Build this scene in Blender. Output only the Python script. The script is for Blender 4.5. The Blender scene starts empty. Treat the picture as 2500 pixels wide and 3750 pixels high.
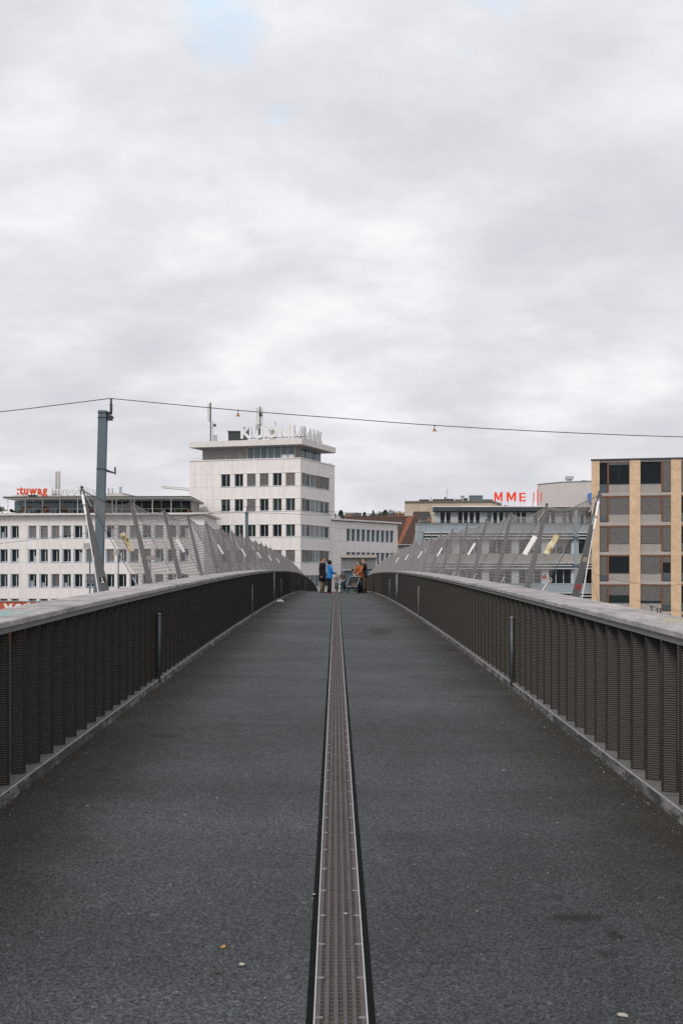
import bpy, math, random
import numpy as np
from mathutils import Matrix, Vector
random.seed(7); rng = np.random.default_rng(7)
scene = bpy.context.scene
COL = scene.collection
R = math.radians

# ------------------------------------------------------------------ camera
F = 3646.0                      # focal length in photograph pixels (35 mm lens)
X0, YH = 1228.0, 2090.0         # vanishing point column and horizon row
cam_d = bpy.data.cameras.new('camera')
cam = bpy.data.objects.new('camera', cam_d); COL.objects.link(cam)
cam.location = (0, 0, 0); cam.rotation_euler = (R(90), 0, 0)
cam_d.sensor_fit = 'VERTICAL'; cam_d.sensor_height = 36.0; cam_d.sensor_width = 24.0
cam_d.lens = F / 3750 * 36
cam_d.shift_x = (1250 - X0) / 3750; cam_d.shift_y = (YH - 1875) / 3750
cam_d.clip_start = 0.05; cam_d.clip_end = 6000
cam_d.dof.use_dof = True; cam_d.dof.focus_distance = 22; cam_d.dof.aperture_fstop = 7.0
scene.camera = cam

# ------------------------------------------------------------------ light
SUN_EL, SUN_AZ = R(42), R(212)   # azimuth clockwise from +Y: behind the camera, to the left
world = bpy.data.worlds.new('World'); scene.world = world; world.use_nodes = True
nt = world.node_tree; nt.nodes.clear()
def N(t, **k):
    n = nt.nodes.new(t)
    for a, v in k.items(): setattr(n, a, v)
    return n
def L(a, b): nt.links.new(a, b)
def vmath(op, a, b=None):
    n = N('ShaderNodeVectorMath', operation=op); L(a, n.inputs[0])
    if b is not None:
        if hasattr(b, 'links'): L(b, n.inputs[1])
        else: n.inputs[1].default_value = b
    return n.outputs['Value'] if op in ('DOT_PRODUCT', 'LENGTH', 'DISTANCE') else n.outputs[0]
def smath(op, a, b=None, clamp=False):
    n = N('ShaderNodeMath', operation=op); n.use_clamp = clamp
    for i, v in enumerate((a, b)):
        if v is None: continue
        if hasattr(v, 'links'): L(v, n.inputs[i])
        else: n.inputs[i].default_value = v
    return n.outputs[0]
out = N('ShaderNodeOutputWorld'); bg = N('ShaderNodeBackground'); L(bg.outputs[0], out.inputs[0])
bg.inputs[1].default_value = 0.1
sky = N('ShaderNodeTexSky', sky_type='NISHITA'); sky.sun_disc = False
sky.sun_elevation = SUN_EL; sky.sun_rotation = SUN_AZ
tc = N('ShaderNodeTexCoord'); sep = N('ShaderNodeSeparateXYZ'); L(tc.outputs['Generated'], sep.inputs[0])
den = smath('ADD', smath('MAXIMUM', sep.outputs[2], 0.0), 0.30)
cmb = N('ShaderNodeCombineXYZ')
L(smath('DIVIDE', sep.outputs[0], den), cmb.inputs[0]); L(smath('DIVIDE', sep.outputs[1], den), cmb.inputs[1])
cp = cmb.outputs[0]                                     # position on the cloud deck
def noise(vec, scale, detail, rough=0.5, off=(0, 0, 0), sc=(1, 1, 1), dist=0.0):
    m = N('ShaderNodeMapping'); L(vec, m.inputs[0]); m.inputs['Location'].default_value = off; m.inputs['Scale'].default_value = sc
    n = N('ShaderNodeTexNoise'); L(m.outputs[0], n.inputs['Vector'])
    n.inputs['Scale'].default_value = scale; n.inputs['Detail'].default_value = detail
    n.inputs['Roughness'].default_value = rough; n.inputs['Distortion'].default_value = dist
    return n.outputs[0]
n1 = noise(cp, 3.1, 8, 0.56, (3.1, 1.7, 0), (0.8, 1.0, 1), 0.2)
n2 = noise(cp, 1.15, 3, 0.5, (0.4, 5.2, 0), (1, 1, 1))
n3 = noise(cp, 10.0, 8, 0.66, (8.4, 2.2, 0), (0.9, 1.0, 1))
tot = smath('ADD', smath('ADD', smath('MULTIPLY', n1, 0.62), smath('MULTIPLY', n2, 0.3)), smath('MULTIPLY', n3, 0.16))
ramp = N('ShaderNodeValToRGB'); L(tot, ramp.inputs[0]); cr = ramp.color_ramp
cr.elements[0].position = 0.38; cr.elements[0].color = (0.625, 0.63, 0.685, 1)
cr.elements[1].position = 0.68; cr.elements[1].color = (0.95, 0.94, 0.96, 1)
e = cr.elements.new(0.49); e.color = (0.70, 0.70, 0.745, 1)
e = cr.elements.new(0.56); e.color = (0.78, 0.775, 0.81, 1)
gain = N('ShaderNodeVectorMath', operation='SCALE'); L(ramp.outputs[0], gain.inputs[0]); gain.inputs['Scale'].default_value = 9.05
# a few gaps of blue sky between the clouds
gapn = smath('ADD', smath('MULTIPLY', noise(cp, 6.5, 6, 0.62, (1.3, 4.4, 0), (0.7, 1.2, 1), 0.5), 2.6), -0.8)
def gap(direction, radius):
    d = Vector(direction).normalized()
    c = smath('SUBTRACT', 1.0, vmath('DOT_PRODUCT', tc.outputs['Generated'], tuple(d)))
    return smath('SUBTRACT', 1.0, smath('DIVIDE', c, radius), True)
g = smath('MAXIMUM', smath('MAXIMUM', gap((-420, 3646, 2075), 0.0027), smath('MULTIPLY', gap((-190, 3646, 1670), 0.0006), 0.42)), smath('MULTIPLY', gap((560, 3646, 2090), 0.0022), 0.55))
gm = smath('MULTIPLY', smath('SUBTRACT', smath('ADD', smath('MULTIPLY', g, 0.92), smath('MULTIPLY', gapn, 0.8)), 0.80), 1.9, True)
mix = N('ShaderNodeMix', data_type='RGBA'); L(smath('MULTIPLY', gm, 0.8), mix.inputs[0]); L(gain.outputs[0], mix.inputs[6])
blue = N('ShaderNodeVectorMath', operation='SCALE'); L(sky.outputs[0], blue.inputs[0]); blue.inputs['Scale'].default_value = 0.9
bl2 = N('ShaderNodeVectorMath', operation='ADD'); L(blue.outputs[0], bl2.inputs[0]); bl2.inputs[1].default_value = (4.0, 5.4, 6.0)
L(bl2.outputs[0], mix.inputs[7]); L(mix.outputs[2], bg.inputs[0])

sun_d = bpy.data.lights.new('sun', 'SUN'); sun = bpy.data.objects.new('sun', sun_d); COL.objects.link(sun)
sun_d.energy = 1.45; sun_d.angle = R(20); sun_d.color = (1.0, 0.94, 0.87)
sv = Vector((math.sin(SUN_AZ) * math.cos(SUN_EL), math.cos(SUN_AZ) * math.cos(SUN_EL), math.sin(SUN_EL)))
sun.rotation_euler = sv.to_track_quat('Z', 'Y').to_euler(); sun.location = sv * 100
scene.view_settings.view_transform = 'Standard'; scene.view_settings.look = 'None'
scene.view_settings.exposure = 0.18; scene.view_settings.gamma = 1.0; scene.view_settings.use_curve_mapping = False
scene.render.engine = 'CYCLES'; scene.cycles.use_denoising = False
scene.cycles.max_bounces = 6; scene.cycles.transparent_max_bounces = 16

# ------------------------------------------------------------------ materials
MATS = {}
def mat(name, col, rough=0.7, var=0.0, scale=3.0, bump=0.0, bscale=None, metal=0.0, spec=0.4, fine=0.0, fscale=60.0, streak=0.0):
    """Principled material with world-space noise: var = large tonal variation, fine = small speckle, streak = vertical runs."""
    m = bpy.data.materials.new(name); m.use_nodes = True; MATS[name] = m
    t = m.node_tree; b = t.nodes['Principled BSDF']
    b.inputs['Roughness'].default_value = rough; b.inputs['Metallic'].default_value = metal
    b.inputs['Specular IOR Level'].default_value = spec
    b.inputs['Base Color'].default_value = (*col, 1)
    if var or fine or streak or bump:
        g = t.nodes.new('ShaderNodeNewGeometry'); fac = None
        def nz(sc, det, mapping=None):
            n = t.nodes.new('ShaderNodeTexNoise'); n.inputs['Scale'].default_value = sc; n.inputs['Detail'].default_value = det
            src = g.outputs['Position']
            if mapping:
                mp = t.nodes.new('ShaderNodeMapping'); mp.inputs['Scale'].default_value = mapping; t.links.new(src, mp.inputs[0]); src = mp.outputs[0]
            t.links.new(src, n.inputs['Vector']); return n.outputs[0]
        def mth(op, a, bb):
            n = t.nodes.new('ShaderNodeMath'); n.operation = op
            for i, v in enumerate((a, bb)):
                if hasattr(v, 'links'): t.links.new(v, n.inputs[i])
                else: n.inputs[i].default_value = v
            return n.outputs[0]
        f = 1.0
        for amt, args in ((var, (scale, 5)), (fine, (fscale, 3)), (streak, (2.5, 4, (1.0, 1.0, 0.08)))):
            if amt:
                k = mth('MULTIPLY', mth('SUBTRACT', nz(*args), 0.5), amt * 3.0)
                f = mth('ADD', k, f)
        if not isinstance(f, float):
            f = mth('MAXIMUM', f, 0.05)
            v = t.nodes.new('ShaderNodeVectorMath'); v.operation = 'SCALE'; v.inputs[0].default_value = col
            t.links.new(f, v.inputs['Scale']); t.links.new(v.outputs[0], b.inputs['Base Color'])
        if bump:
            bp = t.nodes.new('ShaderNodeBump'); bp.inputs['Strength'].default_value = bump; bp.inputs['Distance'].default_value = 0.01
            t.links.new(nz(bscale or scale * 10, 4), bp.inputs['Height']); t.links.new(bp.outputs[0], b.inputs['Normal'])
    return m

M_stone = mat('pale stone cladding', (0.81, 0.775, 0.76), 0.8, 0.06, 1.2, fine=0.10, fscale=9, streak=0.10)
M_stone_dk = mat('facade core', (0.30, 0.29, 0.28), 0.9)
M_cornice = mat('pale cornice concrete', (0.74, 0.70, 0.68), 0.8, 0.06, 1.5, streak=0.05)
M_frame_w = mat('white window frame', (0.66, 0.69, 0.70), 0.5)
M_jamb = mat('blue grey metal jamb', (0.42, 0.50, 0.57), 0.5, 0.04, 2)
M_glass = mat('dark window glass', (0.010, 0.016, 0.020), 0.06, spec=0.18)
M_glass_g = mat('greenish window glass', (0.022, 0.036, 0.034), 0.06, spec=0.28)
M_glass_b = mat('blue grey window glass', (0.07, 0.10, 0.12), 0.08, spec=0.6)
M_glass_t = mat('teal glazing', (0.06, 0.115, 0.13), 0.06, spec=0.7)
M_curtain = mat('pale curtain', (0.42, 0.47, 0.48), 0.9)
M_blind = mat('grey venetian slat', (0.40, 0.39, 0.375), 0.6)
M_blind_w = mat('pale venetian slat', (0.50, 0.48, 0.47), 0.7)
M_blind_d = mat('dark venetian slat', (0.34, 0.335, 0.33), 0.6)
M_white = mat('white paint', (0.80, 0.80, 0.80), 0.5, 0.03, 2)
M_red = mat('red sign letter', (0.80, 0.055, 0.02), 0.45)
M_orange_l = mat('orange red sign letter', (0.80, 0.10, 0.02), 0.45)
M_blue_l = mat('blue sign letter', (0.06, 0.22, 0.62), 0.45)
M_dark = mat('dark metal', (0.035, 0.042, 0.045), 0.5, 0.1, 3)
M_darkroof = mat('dark roof edge', (0.045, 0.06, 0.06), 0.6)
M_soffit = mat('grey soffit', (0.42, 0.40, 0.37), 0.8)
M_pole = mat('blue grey painted steel', (0.115, 0.155, 0.185), 0.55, 0.10, 1.5, fine=0.10, fscale=25)
M_steel = mat('dull grey steel', (0.115, 0.115, 0.118), 0.55, 0.12, 2, fine=0.1, fscale=30)
M_steel_l = mat('galvanised steel', (0.40, 0.41, 0.42), 0.5, 0.1, 3)
M_rod = mat('pale stay rod', (0.62, 0.59, 0.57), 0.5, 0.1, 4)
M_cable = mat('dark wire rope', (0.06, 0.06, 0.062), 0.6)
M_cable_l = mat('steel wire rope', (0.36, 0.35, 0.345), 0.5)
M_net = mat('stainless netting wire', (0.23, 0.215, 0.21), 0.5, spec=0.3)
M_wire = mat('black overhead wire', (0.02, 0.022, 0.024), 0.6)
M_fin = mat('bronze ribbed fin', (0.037, 0.032, 0.024), 0.55, 0.10, 2.0, fine=0.25, fscale=40)
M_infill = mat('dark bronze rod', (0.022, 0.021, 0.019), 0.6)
M_under = mat('weathered grey rail beam', (0.20, 0.20, 0.20), 0.85, 0.15, 3, bump=0.3, bscale=50, fine=0.12, fscale=45)
M_kerb = mat('wet mossy kerb concrete', (0.088, 0.092, 0.092), 0.8, 0.85, 6.0, bump=0.5, bscale=40, fine=0.3, fscale=26)
M_kerbtop = mat('bare concrete ledge', (0.15, 0.147, 0.14), 0.85, 0.2, 5, bump=0.4, bscale=50, fine=0.15, fscale=40)
M_edge = mat('worn kerb arris', (0.42, 0.41, 0.39), 0.6, 0.25, 6)
M_tube = mat('grey steel tube', (0.11, 0.125, 0.135), 0.4, 0.25, 4, metal=0.2)
M_tube_l = mat('pale steel tube', (0.27, 0.265, 0.26), 0.5, 0.15, 4)
M_seal = mat('black joint sealant', (0.008, 0.010, 0.010), 0.95, 0.2, 20, spec=0.1)
M_grate = mat('galvanised grating bar', (0.116, 0.106, 0.108), 0.5, 0.15, 6, fine=0.2, fscale=90)
M_rust = mat('rusty slot', (0.062, 0.043, 0.033), 0.85, 0.5, 5, fine=0.4, fscale=40)
M_edge_m = mat('bright steel angle', (0.55, 0.55, 0.57), 0.4, 0.1, 8)
M_tick = mat('worn grate end', (0.235, 0.23, 0.25), 0.5, 0.3, 9)
M_brick = None
M_conc = mat('grey concrete beam', (0.43, 0.385, 0.36), 0.85, 0.06, 2, fine=0.12, fscale=12, streak=0.05)
M_spandrel = mat('grey concrete spandrel', (0.36, 0.335, 0.31), 0.85, 0.06, 2, fine=0.12, fscale=12, streak=0.06)
M_rustfr = mat('rust red window frame', (0.215, 0.085, 0.04), 0.6, 0.12, 3)
M_cladb = mat('blue grey cladding', (0.30, 0.35, 0.385), 0.5, 0.08, 1.5, fine=0.08, fscale=10)
M_cladl = mat('light grey cladding', (0.52, 0.55, 0.58), 0.5, 0.05, 1.5)
M_beige = mat('beige render', (0.52, 0.44, 0.355), 0.9, 0.10, 0.8, streak=0.08, fine=0.06, fscale=6)
M_cream = mat('cream render', (0.66, 0.61, 0.52), 0.9, 0.08, 1)
M_offw = mat('off white render', (0.64, 0.605, 0.58), 0.9, 0.06, 0.7, fine=0.08, fscale=6, streak=0.04)
M_tile = mat('brown roof tile', (0.072, 0.041, 0.032), 0.85, 0.25, 2.2, fine=0.3, fscale=12)
M_tile_o = mat('new orange roof tile', (0.25, 0.092, 0.05), 0.85, 0.2, 2.5, fine=0.25, fscale=12)
M_tile_d = mat('dark slate roof', (0.06, 0.055, 0.055), 0.85, 0.2, 2.5, fine=0.25, fscale=12)
M_tile_r = mat('faded red roof tile', (0.24, 0.11, 0.085), 0.85, 0.2, 1.5)
M_grit = mat('pale grit', (0.34, 0.32, 0.28), 0.9, 0.4, 30)
M_leaf_o = mat('orange leaf', (0.44, 0.22, 0.07), 0.7, 0.3, 60)
M_paper = mat('pale paper scrap', (0.44, 0.42, 0.37), 0.8, 0.1, 40)
M_yellow = None
M_bag = mat('white plastic bag', (0.82, 0.82, 0.83), 0.35)
M_leafg = mat('dark green foliage', (0.045, 0.075, 0.035), 0.8, 0.35, 1.2)
M_leafc = mat('conifer foliage', (0.030, 0.060, 0.038), 0.8, 0.3, 0.8)
M_leafy = mat('yellow autumn foliage', (0.36, 0.22, 0.045), 0.8, 0.3, 0.8)
M_leafb = mat('brown autumn foliage', (0.15, 0.075, 0.04), 0.8, 0.35, 1.2)
M_bark = mat('bark', (0.07, 0.055, 0.04), 0.9)
M_ground = mat('railway ballast', (0.12, 0.11, 0.10), 0.95, 0.25, 0.6, bump=0.4)
M_hill = mat('wooded hillside', (0.05, 0.065, 0.045), 0.95, 0.3, 0.05)
M_graf = mat('orange graffiti paint', (0.52, 0.11, 0.05), 0.7, 0.35, 0.9)
M_graf_p = mat('pink white graffiti paint', (0.70, 0.58, 0.54), 0.7, 0.2, 0.9)
M_skin = mat('skin', (0.50, 0.28, 0.19), 0.55)
M_lip = mat('lip', (0.30, 0.11, 0.09), 0.6)
M_haird = mat('black curly hair', (0.012, 0.010, 0.010), 0.8)
M_hairb = mat('brown hair', (0.085, 0.050, 0.026), 0.7)
M_hairl = mat('dark brown hair', (0.035, 0.025, 0.014), 0.7)
M_coat = mat('black wool coat', (0.014, 0.015, 0.018), 0.85, 0.2, 8)
M_blue = mat('bright blue jacket', (0.012, 0.19, 0.50), 0.55, 0.25, 7)
M_orange = mat('orange jacket', (0.32, 0.092, 0.018), 0.6, 0.25, 7)
M_khaki = mat('khaki trousers', (0.20, 0.155, 0.105), 0.8, 0.15, 8)
M_olive = mat('olive trousers', (0.12, 0.10, 0.055), 0.8, 0.15, 8)
M_blackc = mat('black trousers', (0.010, 0.010, 0.013), 0.8)
M_navy = mat('navy trousers', (0.02, 0.04, 0.085), 0.8)
M_greyc = mat('grey top', (0.17, 0.17, 0.18), 0.85, 0.2, 9)
M_greyd = mat('dark grey jacket', (0.085, 0.085, 0.08), 0.85, 0.2, 9)
M_redsh = mat('red shoe', (0.60, 0.06, 0.05), 0.6)
M_brownsh = mat('dark brown shoe', (0.045, 0.035, 0.028), 0.6)
M_bluesh = mat('blue shoe', (0.04, 0.16, 0.32), 0.6)
M_helm = mat('blue helmet', (0.03, 0.19, 0.55), 0.3)
M_rubber = mat('tyre rubber', (0.014, 0.014, 0.014), 0.8)
M_alu = mat('brushed aluminium', (0.50, 0.51, 0.52), 0.35, metal=0.5)
M_green = mat('green bicycle paint', (0.05, 0.16, 0.12), 0.35)
M_blackf = mat('black fabric', (0.012, 0.013, 0.013), 0.7, 0.3, 10)
M_sticker_d = mat('black sticker', (0.012, 0.012, 0.013), 0.5)
M_sticker_w = mat('white sticker', (0.62, 0.62, 0.60), 0.5)
M_sticker_y = mat('faded yellow sticker', (0.34, 0.33, 0.20), 0.6, 0.5, 22)
M_sticker_r = mat('red sticker', (0.28, 0.06, 0.06), 0.6, 0.6, 22)
M_warn = mat('warning yellow', (0.62, 0.38, 0.02), 0.5)
M_panel_w = mat('pale antenna radome', (0.66, 0.66, 0.64), 0.5)
M_strip = mat('white strip panel', (0.80, 0.78, 0.76), 0.5, 0.05, 8)
M_ceram = mat('brown insulator', (0.05, 0.038, 0.036), 0.3)

def custom_mats():
    global M_brick, M_yellow, M_asphalt, M_coping
    # brick: small courses in the texture, too far away to tell apart
    m = bpy.data.materials.new('sand brick'); m.use_nodes = True; t = m.node_tree; b = t.nodes['Principled BSDF']
    g = t.nodes.new('ShaderNodeNewGeometry'); mp = t.nodes.new('ShaderNodeMapping'); mp.inputs['Rotation'].default_value = (R(90), 0, 0)
    br = t.nodes.new('ShaderNodeTexBrick'); br.inputs['Scale'].default_value = 1.0
    br.inputs['Brick Width'].default_value = 0.26; br.inputs['Row Height'].default_value = 0.075; br.inputs['Mortar Size'].default_value = 0.006
    br.inputs['Color1'].default_value = (0.74, 0.53, 0.34, 1); br.inputs['Color2'].default_value = (0.64, 0.43, 0.26, 1); br.inputs['Mortar'].default_value = (0.62, 0.52, 0.40, 1)
    t.links.new(g.outputs['Position'], mp.inputs[0]); t.links.new(mp.outputs[0], br.inputs[0])
    n = t.nodes.new('ShaderNodeTexNoise'); n.inputs['Scale'].default_value = 1.3; n.inputs['Detail'].default_value = 6; t.links.new(g.outputs['Position'], n.inputs['Vector'])
    mr = t.nodes.new('ShaderNodeMapRange'); mr.inputs[3].default_value = 0.72; mr.inputs[4].default_value = 1.28; t.links.new(n.outputs[0], mr.inputs[0])
    sc = t.nodes.new('ShaderNodeVectorMath'); sc.operation = 'SCALE'; t.links.new(br.outputs[0], sc.inputs[0]); t.links.new(mr.outputs[0], sc.inputs['Scale'])
    t.links.new(sc.outputs[0], b.inputs['Base Color']); b.inputs['Roughness'].default_value = 0.9
    M_brick = m
    # yellow damaged strip
    m = bpy.data.materials.new('torn yellow strip'); m.use_nodes = True; t = m.node_tree; b = t.nodes['Principled BSDF']
    g = t.nodes.new('ShaderNodeNewGeometry'); n = t.nodes.new('ShaderNodeTexNoise'); n.inputs['Scale'].default_value = 16; n.inputs['Detail'].default_value = 6
    t.links.new(g.outputs['Position'], n.inputs['Vector']); r = t.nodes.new('ShaderNodeValToRGB'); t.links.new(n.outputs[0], r.inputs[0])
    r.color_ramp.elements[0].position = 0.36; r.color_ramp.elements[0].color = (0.16, 0.12, 0.03, 1)
    r.color_ramp.elements[1].position = 0.62; r.color_ramp.elements[1].color = (0.66, 0.58, 0.42, 1)
    ee = r.color_ramp.elements.new(0.46); ee.color = (0.50, 0.40, 0.18, 1)
    t.links.new(r.outputs[0], b.inputs['Base Color']); M_yellow = m
    # asphalt
    m = bpy.data.materials.new('worn asphalt'); m.use_nodes = True; t = m.node_tree; b = t.nodes['Principled BSDF']
    b.inputs['Roughness'].default_value = 0.82; b.inputs['Specular IOR Level'].default_value = 0.35
    g = t.nodes.new('ShaderNodeNewGeometry')
    def nz(sc, det, rough=0.55, mapping=None, loc=None):
        n = t.nodes.new('ShaderNodeTexNoise'); n.inputs['Scale'].default_value = sc; n.inputs['Detail'].default_value = det; n.inputs['Roughness'].default_value = rough
        mp = t.nodes.new('ShaderNodeMapping'); t.links.new(g.outputs['Position'], mp.inputs[0])
        if mapping: mp.inputs['Scale'].default_value = mapping
        if loc: mp.inputs['Location'].default_value = loc
        t.links.new(mp.outputs[0], n.inputs['Vector']); return n.outputs[0]
    def mr(src, a, bb, c, d, clamp=True):
        n = t.nodes.new('ShaderNodeMapRange'); n.clamp = clamp
        for i, v in enumerate((a, bb, c, d)): n.inputs[i + 1].default_value = v
        t.links.new(src, n.inputs[0]); return n.outputs[0]
    def mul(a, c):
        n = t.nodes.new('ShaderNodeMath'); n.operation = 'MULTIPLY'; t.links.new(a, n.inputs[0]); t.links.new(c, n.inputs[1]); return n.outputs[0]
    def mixc(f, a, c):
        n = t.nodes.new('ShaderNodeMix'); n.data_type = 'RGBA'; t.links.new(f, n.inputs[0])
        for i, v in ((6, a), (7, c)):
            if hasattr(v, 'links'): t.links.new(v, n.inputs[i])
            else: n.inputs[i].default_value = (*v, 1)
        return n.outputs[2]
    big = mr(nz(0.6, 5, 0.6), 0.3, 0.7, 0.76, 1.24)
    med = mr(nz(5, 5), 0.3, 0.7, 0.90, 1.10)
    band = mr(nz(0.9, 4, 0.55, (0.15, 1.0, 1.0), (3, 0, 0)), 0.32, 0.68, 0.82, 1.22)
    grain = mr(nz(60, 4, 0.75), 0.34, 0.66, 0.45, 1.6)
    grain2 = mr(nz(230, 2, 0.7), 0.3, 0.7, 0.7, 1.3)
    spots = mr(nz(26, 2, 0.6, None, (9, 3, 1)), 0.69, 0.75, 0.0, 0.55)
    vo = t.nodes.new('ShaderNodeTexVoronoi'); vo.inputs['Scale'].default_value = 175; t.links.new(g.outputs['Position'], vo.inputs['Vector'])
    sp = t.nodes.new('ShaderNodeSeparateColor'); t.links.new(vo.outputs['Color'], sp.inputs[0])
    stone = mr(sp.outputs[0], 0, 1, 0.25, 1.85)
    f = mul(mul(mul(mul(big, med), mul(grain, band)), grain2), stone)
    def dark_patch(x, y, rx, ry, k):
        m1 = t.nodes.new('ShaderNodeMapping'); m1.inputs['Scale'].default_value = (1 / rx, 1 / ry, 0); m1.inputs['Location'].default_value = (-x / rx, -y / ry, 0)
        t.links.new(g.outputs['Position'], m1.inputs[0]); ln = t.nodes.new('ShaderNodeVectorMath'); ln.operation = 'LENGTH'; t.links.new(m1.outputs[0], ln.inputs[0])
        a = t.nodes.new('ShaderNodeMath'); a.operation = 'ADD'; t.links.new(ln.outputs['Value'], a.inputs[0]); t.links.new(mr(nz(13, 4, 0.65), 0.3, 0.7, -0.55, 0.55), a.inputs[1])
        return mr(a.outputs[0], 0.45, 1.0, k, 1.0)
    ck = t.nodes.new('ShaderNodeTexVoronoi'); ck.feature = 'DISTANCE_TO_EDGE'; ck.inputs['Scale'].default_value = 0.55; ck.inputs['Randomness'].default_value = 1.0
    wv = t.nodes.new('ShaderNodeMix'); wv.data_type = 'VECTOR'; wv.inputs[0].default_value = 0.06; nn = t.nodes.new('ShaderNodeTexNoise'); nn.inputs['Scale'].default_value = 4; nn.inputs['Detail'].default_value = 5
    t.links.new(g.outputs['Position'], nn.inputs['Vector']); t.links.new(g.outputs['Position'], wv.inputs[4]); t.links.new(nn.outputs['Color'], wv.inputs[5]); t.links.new(wv.outputs[1], ck.inputs['Vector'])
    line = mr(ck.outputs['Distance'], 0.0, 0.0035, 0.55, 1.0); keep = mr(nz(0.8, 3, 0.5, None, (2, 7, 0)), 0.50, 0.56, 0.0, 1.0)
    cm = t.nodes.new('ShaderNodeMix'); cm.data_type = 'FLOAT'; t.links.new(keep, cm.inputs[0]); cm.inputs[2].default_value = 1.0; t.links.new(line, cm.inputs[3]); f = mul(f, cm.outputs[0])
    for px_ in ((1.05, 4.30, .13, .07, .45), (1.15, 4.12, .05, .14, .5), (1.09, 3.92, .07, .05, .55), (.98, 4.55, .09, .05, .65), (.86, 19.6, .34, 1.1, .40), (-1.45, 8.3, .20, .10, .62), (-1.75, 9.9, .20, .12, .62), (-1.62, 7.0, .14, .07, .66), (-.35, 4.9, .25, .10, 1.12), (1.0, 12.4, .25, .3, .82), (-1.0, 26, .3, .8, .8)):
        f = mul(f, dark_patch(*px_))
    # dry dirt along both kerbs, with contact shading painted into the same band
    sx = t.nodes.new('ShaderNodeSeparateXYZ'); t.links.new(g.outputs['Position'], sx.inputs[0])
    ab = t.nodes.new('ShaderNodeMath'); ab.operation = 'ABSOLUTE'; t.links.new(sx.outputs[0], ab.inputs[0])
    ad = t.nodes.new('ShaderNodeMath'); ad.operation = 'ADD'; t.links.new(ab.outputs[0], ad.inputs[0])
    w = t.nodes.new('ShaderNodeMath'); w.operation = 'MULTIPLY'; w.inputs[1].default_value = 1.0; t.links.new(nz(1.4, 4), w.inputs[0]); t.links.new(w.outputs[0], ad.inputs[1])
    dirt_and_shade = mr(ad.outputs[0], 1.65, 2.45, 0.0, 1.0)
    c0 = mixc(dirt_and_shade, (0.0465, 0.0530, 0.0560), (0.030, 0.027, 0.0205))
    c1 = mixc(spots, c0, (0.21, 0.21, 0.20))
    stain = mr(nz(1.1, 3, 0.6, (1.0, 0.7, 1), (4.2, 0.4, 0)), 0.63, 0.74, 1.0, 0.72)
    v = t.nodes.new('ShaderNodeVectorMath'); v.operation = 'SCALE'; t.links.new(c1, v.inputs[0]); t.links.new(mul(f, stain), v.inputs['Scale'])
    t.links.new(v.outputs[0], b.inputs['Base Color'])
    bp = t.nodes.new('ShaderNodeBump'); bp.inputs['Strength'].default_value = 0.9; bp.inputs['Distance'].default_value = 0.004
    t.links.new(nz(110, 3, 0.7), bp.inputs['Height']); t.links.new(bp.outputs[0], b.inputs['Normal'])
    M_asphalt = m
    # coping concrete with two paint stains
    m = bpy.data.materials.new('weathered coping concrete'); m.use_nodes = True; t = m.node_tree; b = t.nodes['Principled BSDF']
    b.inputs['Roughness'].default_value = 0.85
    g = t.nodes.new('ShaderNodeNewGeometry')
    f = mul(mul(mr(nz(2.6, 6, 0.65), 0.3, 0.7, 0.60, 1.30), mr(nz(11, 6, 0.7, (1, 0.35, 1)), 0.3, 0.7, 0.74, 1.24)), mr(nz(60, 4, 0.75), 0.3, 0.7, 0.62, 1.38))
    def blob(x, y, r):
        d = t.nodes.new('ShaderNodeVectorMath'); d.operation = 'DISTANCE'
        fl = t.nodes.new('ShaderNodeVectorMath'); fl.operation = 'MULTIPLY'; fl.inputs[1].default_value = (1, 0.55, 0); t.links.new(g.outputs['Position'], fl.inputs[0])
        t.links.new(fl.outputs[0], d.inputs[0]); d.inputs[1].default_value = (x, y * 0.55, 0)
        a = mr(d.outputs['Value'], 0, r, 0.7, -0.1, False)
        s = t.nodes.new('ShaderNodeMath'); s.operation = 'ADD'; t.links.new(a, s.inputs[0]); t.links.new(mr(nz(9, 5, 0.6), 0.3, 0.7, -0.5, 0.3), s.inputs[1])
        return mr(s.outputs[0], 0.12, 0.5, 0.0, 0.8)
    c = mixc(blob(-2.26, 6.75, 0.30), (0.365, 0.34, 0.335), (0.13, 0.36, 0.35))
    c = mixc(blob(2.3, 6.75, 0.20), c, (0.46, 0.42, 0.19))
    v = t.nodes.new('ShaderNodeVectorMath'); v.operation = 'SCALE'; t.links.new(c, v.inputs[0]); t.links.new(f, v.inputs['Scale']); t.links.new(v.outputs[0], b.inputs['Base Color'])
    bp = t.nodes.new('ShaderNodeBump'); bp.inputs['Strength'].default_value = 0.4; bp.inputs['Distance'].default_value = 0.004
    t.links.new(nz(60, 4, 0.7), bp.inputs['Height']); t.links.new(bp.outputs[0], b.inputs['Normal'])
    M_coping = m
    # kerb: dark damp concrete with pale scuffs and lime runs
    m = bpy.data.materials.new('scuffed damp kerb concrete'); m.use_nodes = True; t = m.node_tree; b = t.nodes['Principled BSDF']; b.inputs['Roughness'].default_value = 0.8
    g = t.nodes.new('ShaderNodeNewGeometry')
    sc1 = mr(nz(7, 6, 0.75, (1, 0.7, 1.6)), 0.44, 0.62, 0.0, 1.0); sc2 = mr(nz(1.7, 5, 0.6, None, (5, 2, 1)), 0.36, 0.56, 0.12, 1.0)
    c = mixc(mul(sc1, sc2), (0.050, 0.053, 0.053), (0.34, 0.335, 0.32)); v = t.nodes.new('ShaderNodeVectorMath'); v.operation = 'SCALE'; t.links.new(c, v.inputs[0]); t.links.new(mr(nz(45, 4, 0.7), 0.3, 0.7, 0.6, 1.4), v.inputs['Scale'])
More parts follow.
